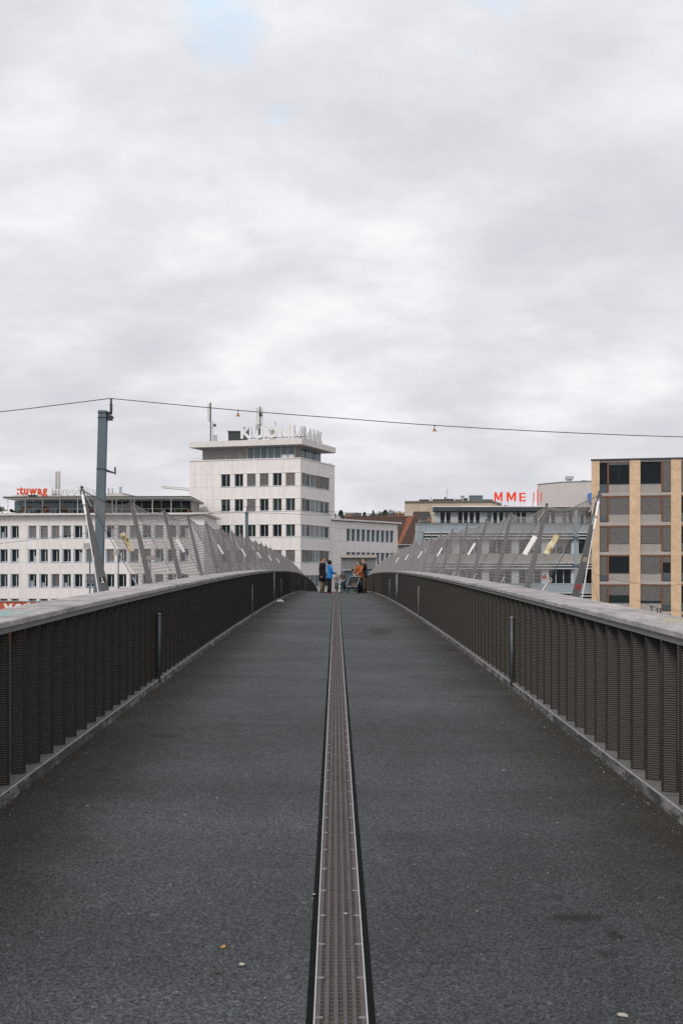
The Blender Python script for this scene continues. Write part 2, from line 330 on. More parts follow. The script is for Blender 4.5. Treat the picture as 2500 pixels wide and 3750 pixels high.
    t.links.new(v.outputs[0], b.inputs['Base Color']); bp = t.nodes.new('ShaderNodeBump'); bp.inputs['Strength'].default_value = 0.6; bp.inputs['Distance'].default_value = 0.006
    t.links.new(nz(35, 5, 0.7), bp.inputs['Height']); t.links.new(bp.outputs[0], b.inputs['Normal']); global M_kerb; M_kerb = m
custom_mats()

# ------------------------------------------------------------------ object helpers
WM = {}
def link(o, parent=None, M=None):
    COL.objects.link(o); M = M or Matrix.Identity(4); o.matrix_basis = M; WM[o.name] = M.copy()
    if parent is not None:
        o.parent = parent; o.matrix_parent_inverse = WM[parent.name].inverted()
    return o
def tag(o, label=None, cat=None, group=None, kind=None):
    for k, v in (('label', label), ('category', cat), ('group', group), ('kind', kind)):
        if v: o[k] = v
    return o
def thing(name, label, cat, loc, group=None):
    o = bpy.data.objects.new(name, None); o.empty_display_size = 0.2
    link(o, None, Matrix.Translation(Vector(loc))); return tag(o, label, cat, group)
def to_mesh(name, verts, faces, m, smooth=False):
    me = bpy.data.meshes.new(name); me.from_pydata([tuple(v) for v in verts], [], faces); me.update()
    if m: me.materials.append(m)
    if smooth: me.polygons.foreach_set('use_smooth', [True] * len(me.polygons))
    return me
def put(name, me, parent=None, M=None):
    return link(bpy.data.objects.new(name, me), parent, M)
CUBE_F = [(0, 3, 2, 1), (4, 5, 6, 7), (0, 1, 5, 4), (1, 2, 6, 5), (2, 3, 7, 6), (3, 0, 4, 7)]
class MB:
    def __init__(s): s.v = []; s.f = []
    def add(s, vs, fs):
        b = len(s.v); s.v += [Vector(v) for v in vs]; s.f += [tuple(b + i for i in f) for f in fs]; return s
    def box(s, x0, x1, y0, y1, z0, z1, M=None):
        vs = [Vector(p) for p in ((x0, y0, z0), (x1, y0, z0), (x1, y1, z0), (x0, y1, z0), (x0, y0, z1), (x1, y0, z1), (x1, y1, z1), (x0, y1, z1))]
        return s.add([M @ v for v in vs] if M else vs, CUBE_F)
    def tube(s, pts, rad, n=8, cap=True):
        pts = [Vector(p) for p in pts]; k = len(pts)
        rad = list(rad) if hasattr(rad, '__len__') else [rad] * k
        rings = []; up = None
        for i, p in enumerate(pts):
            d = (pts[min(i + 1, k - 1)] - pts[max(i - 1, 0)]).normalized()
            if up is None: up = Vector((0, 0, 1)) if abs(d.z) < 0.9 else Vector((1, 0, 0))
            a = d.cross(up).normalized(); up = a.cross(d).normalized()
            rings.append([p + rad[i] * (math.cos(2 * math.pi * j / n) * a + math.sin(2 * math.pi * j / n) * up) for j in range(n)])
        vs = [v for r in rings for v in r]; fs = []
        for i in range(k - 1):
            for j in range(n): fs.append((i * n + j, i * n + (j + 1) % n, (i + 1) * n + (j + 1) % n, (i + 1) * n + j))
        if cap: fs += [tuple(range(n))[::-1], tuple((k - 1) * n + j for j in range(n))]
        return s.add(vs, fs)
    def loft(s, rings, n=14):
        """rings: (cx, cy, cz, rx, ry)"""
        vs = []; k = len(rings)
        for cx, cy, cz, rx, ry in rings: vs += [(cx + rx * math.cos(2 * math.pi * j / n), cy + ry * math.sin(2 * math.pi * j / n), cz) for j in range(n)]
        fs = [(i * n + j, i * n + (j + 1) % n, (i + 1) * n + (j + 1) % n, (i + 1) * n + j) for i in range(k - 1) for j in range(n)]
        fs += [tuple(range(n))[::-1], tuple((k - 1) * n + j for j in range(n))]
        return s.add(vs, fs)
    def ball(s, c, r, n=10, m=7, jit=0.0):
        c = Vector(c); r = Vector(r) if hasattr(r, '__len__') else Vector((r, r, r)); vs = [c + Vector((0, 0, -r.z))]
        for i in range(1, m):
            t = math.pi * i / m
            for j in range(n):
                q = 1 + (random.uniform(-jit, jit) if jit else 0)
                vs.append(c + Vector((r.x * math.sin(t) * math.cos(2 * math.pi * j / n), r.y * math.sin(t) * math.sin(2 * math.pi * j / n), -r.z * math.cos(t))) * q)
        vs.append(c + Vector((0, 0, r.z))); fs = [(0, 1 + (j + 1) % n, 1 + j) for j in range(n)]
        for i in range(m - 2):
            for j in range(n): fs.append((1 + i * n + j, 1 + i * n + (j + 1) % n, 1 + (i + 1) * n + (j + 1) % n, 1 + (i + 1) * n + j))
        l = len(vs) - 1; fs += [(l, l - n + j, l - n + (j + 1) % n) for j in range(n)]
        return s.add(vs, fs)
    def torus(s, c, R0, r, axis='x', n=28, m=8):
        c = Vector(c); vs = []; fs = []
        for i in range(n):
            a = 2 * math.pi * i / n
            for j in range(m):
                b = 2 * math.pi * j / m; q = R0 + r * math.cos(b); w = r * math.sin(b)
                p = (w, q * math.cos(a), q * math.sin(a)) if axis == 'x' else ((q * math.cos(a), w, q * math.sin(a)) if axis == 'y' else (q * math.cos(a), q * math.sin(a), w))
                vs.append(c + Vector(p))
                fs.append((i * m + j, i * m + (j + 1) % m, ((i + 1) % n) * m + (j + 1) % m, ((i + 1) % n) * m + j))
        return s.add(vs, fs)
    def xf(s, M): s.v = [M @ v for v in s.v]; return s
    def build(s, name, m, parent=None, smooth=False, kind=None):
        return tag(put(name, to_mesh(name, s.v, s.f, m, smooth), parent), kind=kind)
_cube = {}
def unit_cube(m, name):
    k = (m.name, name)
    if k not in _cube: _cube[k] = to_mesh(name, [(x - .5, y - .5, z - .5) for x, y, z in ((0, 0, 0), (1, 0, 0), (1, 1, 0), (0, 1, 0), (0, 0, 1), (1, 0, 1), (1, 1, 1), (0, 1, 1))], CUBE_F, m)
    return _cube[k]
def wp(px, py, d): return Vector(((px - X0) / F * d, d, -(py - YH) / F * d))
def wx(px, d): return (px - X0) / F * d
def wz(py, d): return -(py - YH) / F * d

class Fac:
    """A facade line in plan, between two measured corner points."""
    def __init__(s, p0, p1):
        s.p0 = Vector(p0); s.p1 = Vector(p1); s.u = (s.p1 - s.p0).normalized(); s.len = (s.p1 - s.p0).length
        s.n = Vector((-s.u.y, s.u.x)); s.sg = 1.0
        if s.n.dot(-s.p0) < 0: s.n = -s.n; s.sg = -1.0
        s.ang = math.atan2(s.u.y, s.u.x)
    def hit(s, px, py=YH, v=0.0):
        a = Vector(((px - X0) / F, 1.0)); q = s.p0 + s.n * v
        t = q.dot(s.n) / a.dot(s.n); return ((a * t - q).dot(s.u), -(py - YH) / F * t)
    def pt(s, u, v, z): q = s.p0 + s.u * u + s.n * v; return Vector((q.x, q.y, z))
    def box(s, name, m, u0, u1, v0, v1, z0, z1, parent):
        M = Matrix.Translation(s.pt((u0 + u1) / 2, (v0 + v1) / 2, (z0 + z1) / 2)) @ Matrix.Rotation(s.ang, 4, 'Z') @ Matrix.Diagonal((u1 - u0, abs(v1 - v0), z1 - z0, 1))
        return put(name, unit_cube(m, name), parent, M)
    def frame(s, u, v, z):      # local x = along, -y = outwards (towards the viewer), z = up
        return Matrix.Translation(s.pt(u, v, z)) @ Matrix.Rotation(s.ang + (0 if s.sg < 0 else math.pi), 4, 'Z')
_wc = {}
def window(parent, fac, u0, u1, z0, z1, rec=0.3, mull=(0.5,), fm=None, glass=None, blind=0.0, bm=None, bar=0.06, bottom=0.06, trans=None, pitch=0.09, proud=0.06):
    """window > pane, blind : frame mesh with mullions, pane behind it, slatted blind in front of the pane."""
    fm = fm or M_frame_w; w, h = round(u1 - u0, 2), round(z1 - z0, 2)
    k = (w, h, mull, fm.name, bar, bottom, trans)
    if k not in _wc:
        b = MB(); b.box(0, bar, -.04, .03, 0, h).box(w - bar, w, -.04, .03, 0, h).box(bar, w - bar, -.04, .03, h - bar, h).box(bar, w - bar, -.05, .03, 0, bottom)
        for q in mull: b.box(w * q - bar / 2, w * q + bar / 2, -.035, .025, bottom, h - bar)
        if trans: b.box(bar, w - bar, -.03, .02, h * trans - bar / 2, h * trans + bar / 2)
        _wc[k] = to_mesh('window', b.v, b.f, fm)
    flip = fac.sg > 0
    o = put('window', _wc[k], parent, fac.frame(u1 if flip else u0, -rec, z0))
    fac.box('pane', glass or M_glass, u0 + bar, u1 - bar, -rec - .02, -rec - .005, z0 + bottom, z1 - bar, o)
    if blind > 0:
        bm = bm or M_blind; hb = round(h * blind, 2); kb = ('b', w, hb, bm.name, pitch)
        if kb not in _wc:
            b = MB(); n = max(2, int(hb / pitch)); T = Matrix.Rotation(R(-52), 4, 'X')
            for i in range(n): b.box(bar * .5, w - bar * .5, -pitch * .52, pitch * .52, -.004, .004, Matrix.Translation((0, -.02, -i * hb / n - .04)) @ T)
            _wc[kb] = to_mesh('blind', b.v, b.f, bm)
        put('blind', _wc[kb], o, fac.frame(u1 if flip else u0, -rec + proud + .03, z1))
    return o
def prism(name, m, foot, z0, z1, parent, kind=None):
    n = len(foot); vs = [(x, y, z0) for x, y in foot] + [(x, y, z1) for x, y in foot]
    fs = [tuple(range(n))[::-1], tuple(range(n, 2 * n))] + [(i, (i + 1) % n, n + (i + 1) % n, n + i) for i in range(n)]
    return tag(put(name, to_mesh(name, vs, fs, m), parent), kind=kind)
def panel(fac, m, u0, u1, z0, z1, rec, parent, name='cladding_panel', j=0.007):
    if u1 - u0 < 0.03 or z1 - z0 < 0.03: return
    fac.box(name, m, u0 + j, u1 - j, -rec, random.uniform(-.006, .0), z0 + j, z1 - j, parent)
def clad(fac, m, ua, ub, zlo, zhi, rows, cols, joints, rec, parent):
    """Cladding panels round a grid of openings; rows bottom-up (z0, z1), cols left-right (u0, u1)."""
    rows = sorted(rows); js = [ua] + [q for q in sorted(joints) if ua < q < ub] + [ub]
    zs = [zlo] + [z for r in rows for z in r] + [zhi]
    for i in range(0, len(zs), 2):
        for a, b in zip(js, js[1:]): panel(fac, m, a, b, zs[i], zs[i + 1], rec, parent)
    us = [ua] + [u for c in sorted(cols) for u in c] + [ub]
    for z0, z1 in rows:
        for i in range(0, len(us), 2):
            inner = [us[i]] + [q for q in js if us[i] + .15 < q < us[i + 1] - .15] + [us[i + 1]]
            if us[i + 1] - us[i] < 1.0: inner = [us[i], us[i + 1]]
            for a, b in zip(inner, inner[1:]): panel(fac, m, a, b, z0, z1, rec, parent)
_gl = {}
def glyph(ch, off):
    k = (ch, off)
    if ch == 'M' and k not in _gl:     # bold M as one outline (the font's own M folds over itself when thickened)
        o = [(0, 0), (0, .74), (.19, .74), (.39, .30), (.59, .74), (.78, .74), (.78, 0), (.62, 0), (.62, .47), (.45, .10), (.33, .10), (.16, .47), (.16, 0)]; n = len(o)
        _gl[k] = ([Vector((x, y, z)) for z in (-.5, .5) for x, y in o], [tuple(range(n))[::-1], tuple(range(n, 2 * n))] + [(i, (i + 1) % n, n + (i + 1) % n, n + i) for i in range(n)], .78)
    if k not in _gl:
        c = bpy.data.curves.new('g', 'FONT'); c.body = ch; c.size = 1; c.extrude = 0.5; c.offset = off; c.resolution_u = 6
        o = bpy.data.objects.new('g', c); COL.objects.link(o); bpy.context.view_layer.update()
        me = bpy.data.meshes.new_from_object(o.evaluated_get(bpy.context.evaluated_depsgraph_get()))
        vs = [v.co.copy() for v in me.vertices]; fs = [tuple(p.vertices) for p in me.polygons]
        bpy.data.objects.remove(o); bpy.data.curves.remove(c); bpy.data.meshes.remove(me)
        x0 = min(v.x for v in vs); _gl[k] = ([Vector((v.x - x0, v.y, v.z)) for v in vs], fs, max(v.x for v in vs) - x0)
    return _gl[k]
def letters(parent, text, M, width, height, ref, m, depth, off=0.02, gap=0.09, space=0.3, name='letter', kind=None):
    """Solid letters from M's origin: x along, y up (baseline 0), z towards the viewer; each letter a part."""
    gs = [None if c == ' ' else glyph(c, off) for c in text]
    hh = max(v.y for v in glyph(ref, off)[0]); ks = height / hh
    tot = sum((space if g is None else g[2] + gap) for g in gs) - gap; kx = width / tot; x = 0; res = []
    for g in gs:
        if g is None: x += space; continue
        vs = [M @ Vector(((v.x + x) * kx, v.y * ks, v.z * depth)) for v in g[0]]; x += g[2] + gap
        res.append(tag(put(name, to_mesh(name, vs, g[1], m), parent), kind=kind))
    return res
ORD = ['nearest', 'second', 'third', 'fourth', 'fifth', 'sixth', 'seventh', 'eighth', 'ninth', 'tenth', 'eleventh', 'twelfth', 'thirteenth', 'fourteenth', 'fifteenth']

# ------------------------------------------------------------------ bridge profile
CF = -0.010                                   # crossfall, metres per metre
def zk(y): return -1.016 - 0.000372 * (y - 36.45) ** 2          # kerb top on the axis
def reveal(y): return 0.085 - 0.045 * min(max(y / 60.0, 0), 1)
def zd(x, y): return zk(y) - reveal(y) + CF * x - 0.014 * max(0, 1 - abs(x) / 1.95)   # deck surface, falling to the drain
def zr(y): return zk(y) + 1.030                                  # coping top on the axis
def slope(y): return math.atan(-0.000744 * (y - 36.45))
Y_A, Y_B = -6.0, 121.0
ys = [Y_A + i * 1.0 for i in range(int(Y_B - Y_A) + 1)]

# ------------------------------------------------------------------ ground, hill
GZ = -8.0
g = MB(); g.add([(-4000, -600, GZ), (4000, -600, GZ), (4000, 5000, GZ), (-4000, 5000, GZ)], [(0, 1, 2, 3)])
g.build('ground', M_ground, kind='structure')
def hill_h(x, y): return 33.5 * math.exp(-((x - 35) / 150) ** 2) * (1 - math.exp(-(max(y - 300, 0) / 110) ** 2)) * (0.95 + 0.05 * math.sin(x * .07 + y * .01))
hb = MB(); hv = []; nx, ny = 40, 26
for j in range(ny):
    for i in range(nx):
        x = -400 + 850 * i / (nx - 1); y = 300 + 900 * j / (ny - 1)
        h = hill_h(x, y)
        hv.append((x, y, GZ + 0.3 + h))
hb.add(hv, [(j * nx + i, j * nx + i + 1, (j + 1) * nx + i + 1, (j + 1) * nx + i) for j in range(ny - 1) for i in range(nx - 1)])
hb.build('hill', M_hill, kind='structure', smooth=True)
def hill_z(x, y): return GZ + 0.3 + hill_h(x, y)

# ------------------------------------------------------------------ bridge deck
deck = bpy.data.objects.new('bridge_deck', None); link(deck, None, Matrix.Translation((0, 30, -1.6))); tag(deck, kind='structure')
DX = 0.018; DW = 0.088; SE = 0.118            # drain centre, half width of grating, outer edge of sealant
for s0, s1 in ((-2.0, DX - SE), (DX + SE, 2.0)):
    b = MB(); xs = [s0 + (s1 - s0) * i / 6 for i in range(7)]; vs = [(x, y, zd(x, y)) for y in ys for x in xs]
    b.add(vs, [(j * 7 + i, j * 7 + i + 1, (j + 1) * 7 + i + 1, (j + 1) * 7 + i) for j in range(len(ys) - 1) for i in range(6)])
    b.build('asphalt_surface', M_asphalt, deck)
b = MB()                                      # concrete body of the deck under the surfacing
prof = [(-2.62, -0.02), (-2.62, -0.30), (-1.2, -0.75), (1.2, -0.75), (2.62, -0.30), (2.62, -0.02)]
vs = []
for y in ys:
    for x, dz in prof: vs.append((x, y, zk(y) + CF * x - 0.14 + dz))
n = len(prof)
b.add(vs, [(j * n + i, (j + 1) * n + i, (j + 1) * n + (i + 1) % n, j * n + (i + 1) % n) for j in range(len(ys) - 1) for i in range(n)] + [tuple(range(n)), tuple((len(ys) - 1) * n + i for i in range(n))[::-1]])
b.build('deck_slab', M_under, deck)
for y in (-5.0, 40.0, 80.0, 119.5):
    MB().box(-1.0, 1.0, y - .4, y + .4, GZ, zk(y) - 0.8).build('bridge_pier', M_under, deck)
# landing beyond the bridge
land = MB().box(-9, 12, 121.05, 146, GZ, zk(121) - 0.15).build('landing', M_under, kind='structure')

# drain: every grating its own part
drain = thing('drain_channel', 'long slotted drain channel with rusty grates along the middle of the footbridge', 'drain', (DX, 3, zd(0, 3)))
def ribbon(name, m, x0, x1, dz, parent, h=0.02):
    b = MB(); vs = []
    for y in ys:
        z = zd((x0 + x1) / 2, y) + dz; vs += [(x0, y, z), (x1, y, z), (x1, y, z - h), (x0, y, z - h)]
    b.add(vs, [(j * 4 + i, j * 4 + (i + 1) % 4, (j + 1) * 4 + (i + 1) % 4, (j + 1) * 4 + i) for j in range(len(ys) - 1) for i in range(4)])
    return b.build(name, m, parent)
for s in (-1, 1):
    a, c = sorted((DX + s * (DW + 0.004), DX + s * SE)); ribbon('sealant_joint', M_seal, a, c, -0.002, drain)
    a, c = sorted((DX + s * DW, DX + s * (DW + 0.004))); ribbon('edge_angle', M_edge_m, a, c, 0.003, drain)
ribbon('channel_bed', M_rust, DX - DW, DX + DW, -0.009, drain)
GL = 0.312
b = MB(); lw = 2 * DW / 11.0
for i in range(6):                            # six ladder bars, rusty slots between them
    x = -DW + (2 * i + .5) * lw; e = 0.18 * lw if i in (0, 5) else 0
    b.box(x - lw * .46 - e, x + lw * .46 + e, 0.004, GL - 0.004, -0.008, -0.002)
    for k in range(22): y = 0.008 + (GL - .016) * (k + .5) / 22; b.box(x - lw * .46 - e, x + lw * .46 + e, y - .0028, y + .0028, -0.002, 0.0005)
for k in range(10): b.box(-DW + lw, DW - lw, GL * (k + .5) / 10 - .002, GL * (k + .5) / 10 + .002, -0.009, -0.007)
GR = to_mesh('grate', b.v, b.f, M_grate)
tk = MB().box(-lw * .8, lw * .8, -.005, .005, -.003, .0012)
TK = to_mesh('grate_end', tk.v, tk.f, M_tick)
for i in range(0, 232):
    y = 2.45 + i * GL
    o = put('grate', GR, drain, Matrix.Translation((DX, y, zd(DX, y))) @ Matrix.Rotation(slope(y), 4, 'X'))
    if i < 70:
        for sx in (-1, 1): put('grate_end', TK, o, Matrix.Translation((DX + sx * (DW - lw * .85), y, zd(DX, y))) @ Matrix.Rotation(slope(y), 4, 'X'))

# ------------------------------------------------------------------ railings
SL = 1.33
fin_b = MB(); NR = 64; FH = 0.946
FWD = 0.088; EDG = 0.014
for i in range(NR):                           # horizontally ribbed flat fin, as one folded sheet
    z0 = FH * i / NR; z1 = FH * (i + 1) / NR; zm = (z0 + z1) / 2
    fin_b.add([(EDG, 0.000, z0), (FWD, 0.000, z0), (FWD, -0.003, zm), (EDG, -0.003, zm), (FWD, 0.0, z1), (EDG, 0.0, z1)], [(0, 1, 2, 3), (3, 2, 4, 5)])
fin_b.box(EDG, FWD, 0.0005, 0.004, 0, FH)
nf = len(fin_b.f); fin_b.box(0, EDG - .0005, -0.004, 0.006, 0, FH); fin_b.box(FWD + .0005, FWD + .006, -0.004, 0.006, 0, FH)   # dark edge strips, painting in the shade bands between fins
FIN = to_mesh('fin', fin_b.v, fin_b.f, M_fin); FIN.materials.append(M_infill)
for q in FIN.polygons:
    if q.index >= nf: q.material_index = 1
slab_b = MB()
def bev_box(b, x0, x1, y0, y1, z0, z1, c):
    ring = [(x0, z0), (x1, z0), (x1, z1 - c), (x1 - c, z1), (x0 + c, z1), (x0, z1 - c)]; n = 6
    vs = [(x, y0, z) for x, z in ring] + [(x, y1, z) for x, z in ring]
    b.add(vs, [tuple(range(n)), tuple(range(n, 2 * n))[::-1]] + [(i, n + i, n + (i + 1) % n, (i + 1) % n) for i in range(n)])
bev_box(slab_b, -0.225, 0.225, 0.004, SL - 0.004, -0.036, 0.0, 0.006)
SLAB = to_mesh('coping_slab', slab_b.v, slab_b.f, M_coping)
bm_ = MB().box(-0.207, 0.185, 0.003, SL * 2 - 0.003, -0.078, -0.0365); BEAM = to_mesh('rail_beam', bm_.v, bm_.f, M_under)
KL = 4.0
kb = MB(); bev_box(kb, -0.29, 0.29, 0.004, KL - 0.004, -0.30, 0.0, 0.012); KERB = to_mesh('kerb_stone', kb.v, kb.f, M_kerb)
def railing(s):
    side = 'left' if s < 0 else 'right'
    th = thing('bridge_railing', f'{side} bridge railing of dark ribbed fins under a broad concrete coping' , 'railing', (s * 2.2, 6, zk(6)), 'footbridge railings')
    i = 0; y = 2.0 if s < 0 else 2.15
    while y < Y_B - SL:
        ym = y + SL / 2
        M = Matrix.Translation((s * 2.225, y, zr(y) + CF * s * 2.225 + random.uniform(-.002, .002))) @ Matrix.Rotation(math.atan2(zr(y + SL) - zr(y), SL), 4, 'X')
        put('coping_slab', SLAB, th, M); i += 1; y += SL
    y = 1.4
    while y < Y_B - 2 * SL:
        put('rail_beam', BEAM, th, Matrix.Translation((s * 2.225 + (0.022 if s < 0 else 0), y, zr(y) + CF * s * 2.225)) @ Matrix.Rotation(math.atan2(zr(y + 2 * SL) - zr(y), 2 * SL), 4, 'X')); y += 2 * SL
    # fins: the nearest as parts, the rest joined
    rot = R(28); far = MB(); k = 0; y = 3.0
    while y < Y_B - 1:
        M = Matrix.Translation((s * 2.026, y, zk(y) + CF * s * 2.026 + 0.004)) @ (Matrix.Diagonal((-1, 1, 1, 1)) if s < 0 else Matrix.Identity(4)) @ Matrix.Rotation(-rot, 4, 'Z')
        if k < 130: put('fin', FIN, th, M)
        else:
            h = FH
            far.add([M @ Vector(p) for p in ((0, 0, 0), (.083, 0, 0), (.083, .004, 0), (0, .004, 0), (0, 0, h), (.083, 0, h), (.083, .004, h), (0, .004, h))], CUBE_F)
        k += 1; y += 0.32
    far.build('fin', M_fin, th, kind='stuff')
    rods = MB(); yy = [3 + (Y_B - 4) * i / 59 for i in range(60)]
    for i in range(74):
        dz = 0.012 + 0.0128 * i; vs = []
        for y in yy:
            z = zk(y) + CF * s * 2.13 + dz; x = s * 2.125; vs += [(x, y, z - .0045), (x + s * .004, y, z), (x, y, z + .0045)]
        rods.add(vs, [(j * 3 + q, j * 3 + (q + 1) % 3, (j + 1) * 3 + (q + 1) % 3, (j + 1) * 3 + q) for j in range(len(yy) - 1) for q in range(3)])
    rods.build('infill_rod', M_infill, th, kind='stuff')
    for y in (11.3, 24.0, 36.8, 53.5, 66.0):      # slim tubes fixed to the fins
        z0 = zk(y) + CF * s * 2; MB().tube([(s * 2.0, y, z0 - .03), (s * 2.0, y, z0 + .72)], 0.018 if y < 20 else 0.011, 10).build('conduit_tube', M_tube if y < 20 else M_tube_l, th, True)
        if y < 20: MB().tube([(s * 2.0, y, z0 + .722), (s * 2.0, y, z0 + .75)], 0.0195, 10).build('tube_cap', M_tube_l, th, True)
    y = 32.2; z0 = zk(y) + CF * s * 2; MB().tube([(s * 1.985, y, z0 + .06), (s * 1.985, y, z0 + .93)], 0.026, 10).build('conduit_tube', M_tube_l, th, True)
    # kerb
    y = -5.2 if s < 0 else -5.9
    while y < Y_B - KL:
        a = math.atan2(zk(y + KL) - zk(y), KL)
        M = Matrix.Translation((s * 2.29, y, zk(y) + CF * s * 2.0)) @ Matrix.Rotation(a, 4, 'X')
        o = put('kerb_stone', KERB, deck, M)
        MB().box(-.28, .28, .01, KL - .01, .0, .0025, M).build('concrete_ledge', M_kerbtop, o)
        MB().box(-.292 if s > 0 else .284, -.284 if s > 0 else .292, .01, KL - .01, -.008, .001, M).build('kerb_arris', M_edge, o)
        y += KL
    return th
RAIL_L, RAIL_R = railing(-1), railing(1)

# ------------------------------------------------------------------ safety nets
def stick(b, p0, p1, w0, t0, w1, t1, wide):
    p0, p1, wide = Vector(p0), Vector(p1), Vector(wide).normalized(); d = (p1 - p0).normalized(); th = d.cross(wide).normalized(); wide = th.cross(d).normalized()
    vs = []
    for p, w, t in ((p0, w0, t0), (p1, w1, t1)): vs += [p - wide * w / 2 - th * t / 2, p + wide * w / 2 - th * t / 2, p + wide * w / 2 + th * t / 2, p - wide * w / 2 + th * t / 2]
    return b.add(vs, CUBE_F)
def net_fence(s):
    side = 'left' if s < 0 else 'right'
    y0 = 12.97 if s < 0 else 12.45; PITCH = 3.12; NM = 29
    th = thing('safety_net_fence', f'{side} safety net on outward leaning grey masts outside the {side} railing', 'net fence', (s * 2.6, y0, zk(y0)), 'safety nets along the footbridge')
    my = [y0 + PITCH * i for i in range(NM)]
    def top(y): return Vector((s * 3.30, y, zr(y) + 1.20 + CF * 1.4 * s * 3.3))
    def foot(y): return Vector((s * 2.72, y, zr(y) - 1.25 + CF * s * 2.7))
    def bot(y): return Vector((s * 2.56, y, zr(y) - 0.06 + CF * s * 2.5))
    netp = MB
    for i, y in enumerate(my):
        p, q = foot(y), top(y)
        o = stick(MB(), p, q, .115, .085, .048, .05, (1, 0, 0)).build('mast', M_steel, th)
        hd = MB(); hd.box(-.010, .010, -.025, .025, -.02, .05, Matrix.Translation(q)); hd.tube([q + Vector((-.022, 0, .03)), q + Vector((.022, 0, .03))], .010, 8); hd.build('mast_head', M_steel, o)
        if i < 20:
            bb = bot(y); MB().tube([q, bb], .0045, 5).build('stay_cable', M_cable, th)
            d = (bb - q).normalized(); MB().tube([q + d * .02, q + d * .26], .008, 6).build('turnbuckle', M_steel_l, th)
            if i < 8: MB().tube([bb - d * .16, bb], .010, 6).build('turnbuckle', M_steel_l, th)
    SAG = 0.085
    def topc(y):
        t = (y - y0) / PITCH; i = min(max(int(t), 0), NM - 2); f = t - i
        a, c = top(my[i]), top(my[i + 1]); p = a.lerp(c, f); sg = SAG * 4 * f * (1 - f); p.z -= sg * (1.25 if f > .3 else 1); p.x -= s * sg * .25; return p
    ye = my[-1]
    for i in range(NM - 1):
        pts = [topc(my[i] + PITCH * k / 10) for k in range(11)]
        MB().tube(pts, .0065 if i < 6 else .009, 5).build('top_cable', M_cable if i < 1 and s < 0 else M_cable_l, th)
    # netting: two families of wires on the surface between the bottom line and the top cable
    def surf(yv, sv):
        t = (yv - y0) / PITCH; i = np.clip(t.astype(int), 0, NM - 2); f = t - i
        yc = y0 + PITCH * t; sg = SAG * 4 * f * (1 - f) * np.where(f > .3, 1.25, 1)
        zrv = -1.016 - 0.000372 * (yc - 36.45) ** 2 + 1.03
        # chord between mast heads
        ya, yb = y0 + PITCH * i, y0 + PITCH * (i + 1)
        za = 0.014 - 0.000372 * (ya - 36.45) ** 2; zb = 0.014 - 0.000372 * (yb - 36.45) ** 2
        tx = s * 3.30 - s * sg * .25; tz = za + (zb - za) * f + 1.20 + CF * 1.4 * s * 3.3 - sg
        bx = s * 2.56; bz = zrv - 0.06 + CF * s * 2.5
        return np.stack([bx + (tx - bx) * sv, yc, bz + (tz - bz) * sv], -1)
    NS = 7; allv = []; allq = []; base = 0; r = 0.00135
    p = 0.030; cnt = int((ye - y0) / p)
    for sgn in (1, -1):
        st = y0 + p * (np.arange(-15, cnt + 15))
        ss = np.linspace(0, 1, NS)[None, :]; Y = st[:, None] + sgn * 0.36 * ss
        ok = (Y.min(1) >= y0) & (Y.max(1) <= ye)
        # wires leaving the near edge are cut there
        P = surf(np.clip(Y, y0, ye), np.broadcast_to(ss, Y.shape))
        P = P[ok]; k = len(P)
        offs = np.array([[s * -.6, 0, .8], [0, 1.0, 0], [0, -1.0, 0]]) * r * np.array([1, 1, 1])
        V = (P[:, :, None, :] + offs[None, None]).reshape(-1, 3)
        idx = (np.arange(k)[:, None, None] * NS + np.arange(NS - 1)[None, :, None]) * 3
        q = np.arange(3)[None, None, :]
        Q = np.stack([idx + q, idx + (q + 1) % 3, idx + 3 + (q + 1) % 3, idx + 3 + q], -1).reshape(-1, 4) + base
        allv.append(V); allq.append(Q); base += len(V)
    V = np.concatenate(allv); Q = np.concatenate(allq)
    me = bpy.data.meshes.new('netting'); me.vertices.add(len(V)); me.vertices.foreach_set('co', V.astype(np.float32).ravel())
    me.loops.add(Q.size); me.loops.foreach_set('vertex_index', Q.astype(np.int32).ravel())
    me.polygons.add(len(Q)); me.polygons.foreach_set('loop_start', np.arange(0, Q.size, 4, dtype=np.int32)); me.update(calc_edges=True); me.validate()
    me.materials.append(M_net); tag(put('netting', me, th), kind='stuff')
    return th, top, foot, bot, my
def on_net(s, bot, top, y, f):
    return bot(y).lerp(top(y), f) + Vector((-s * .012, 0, .004))
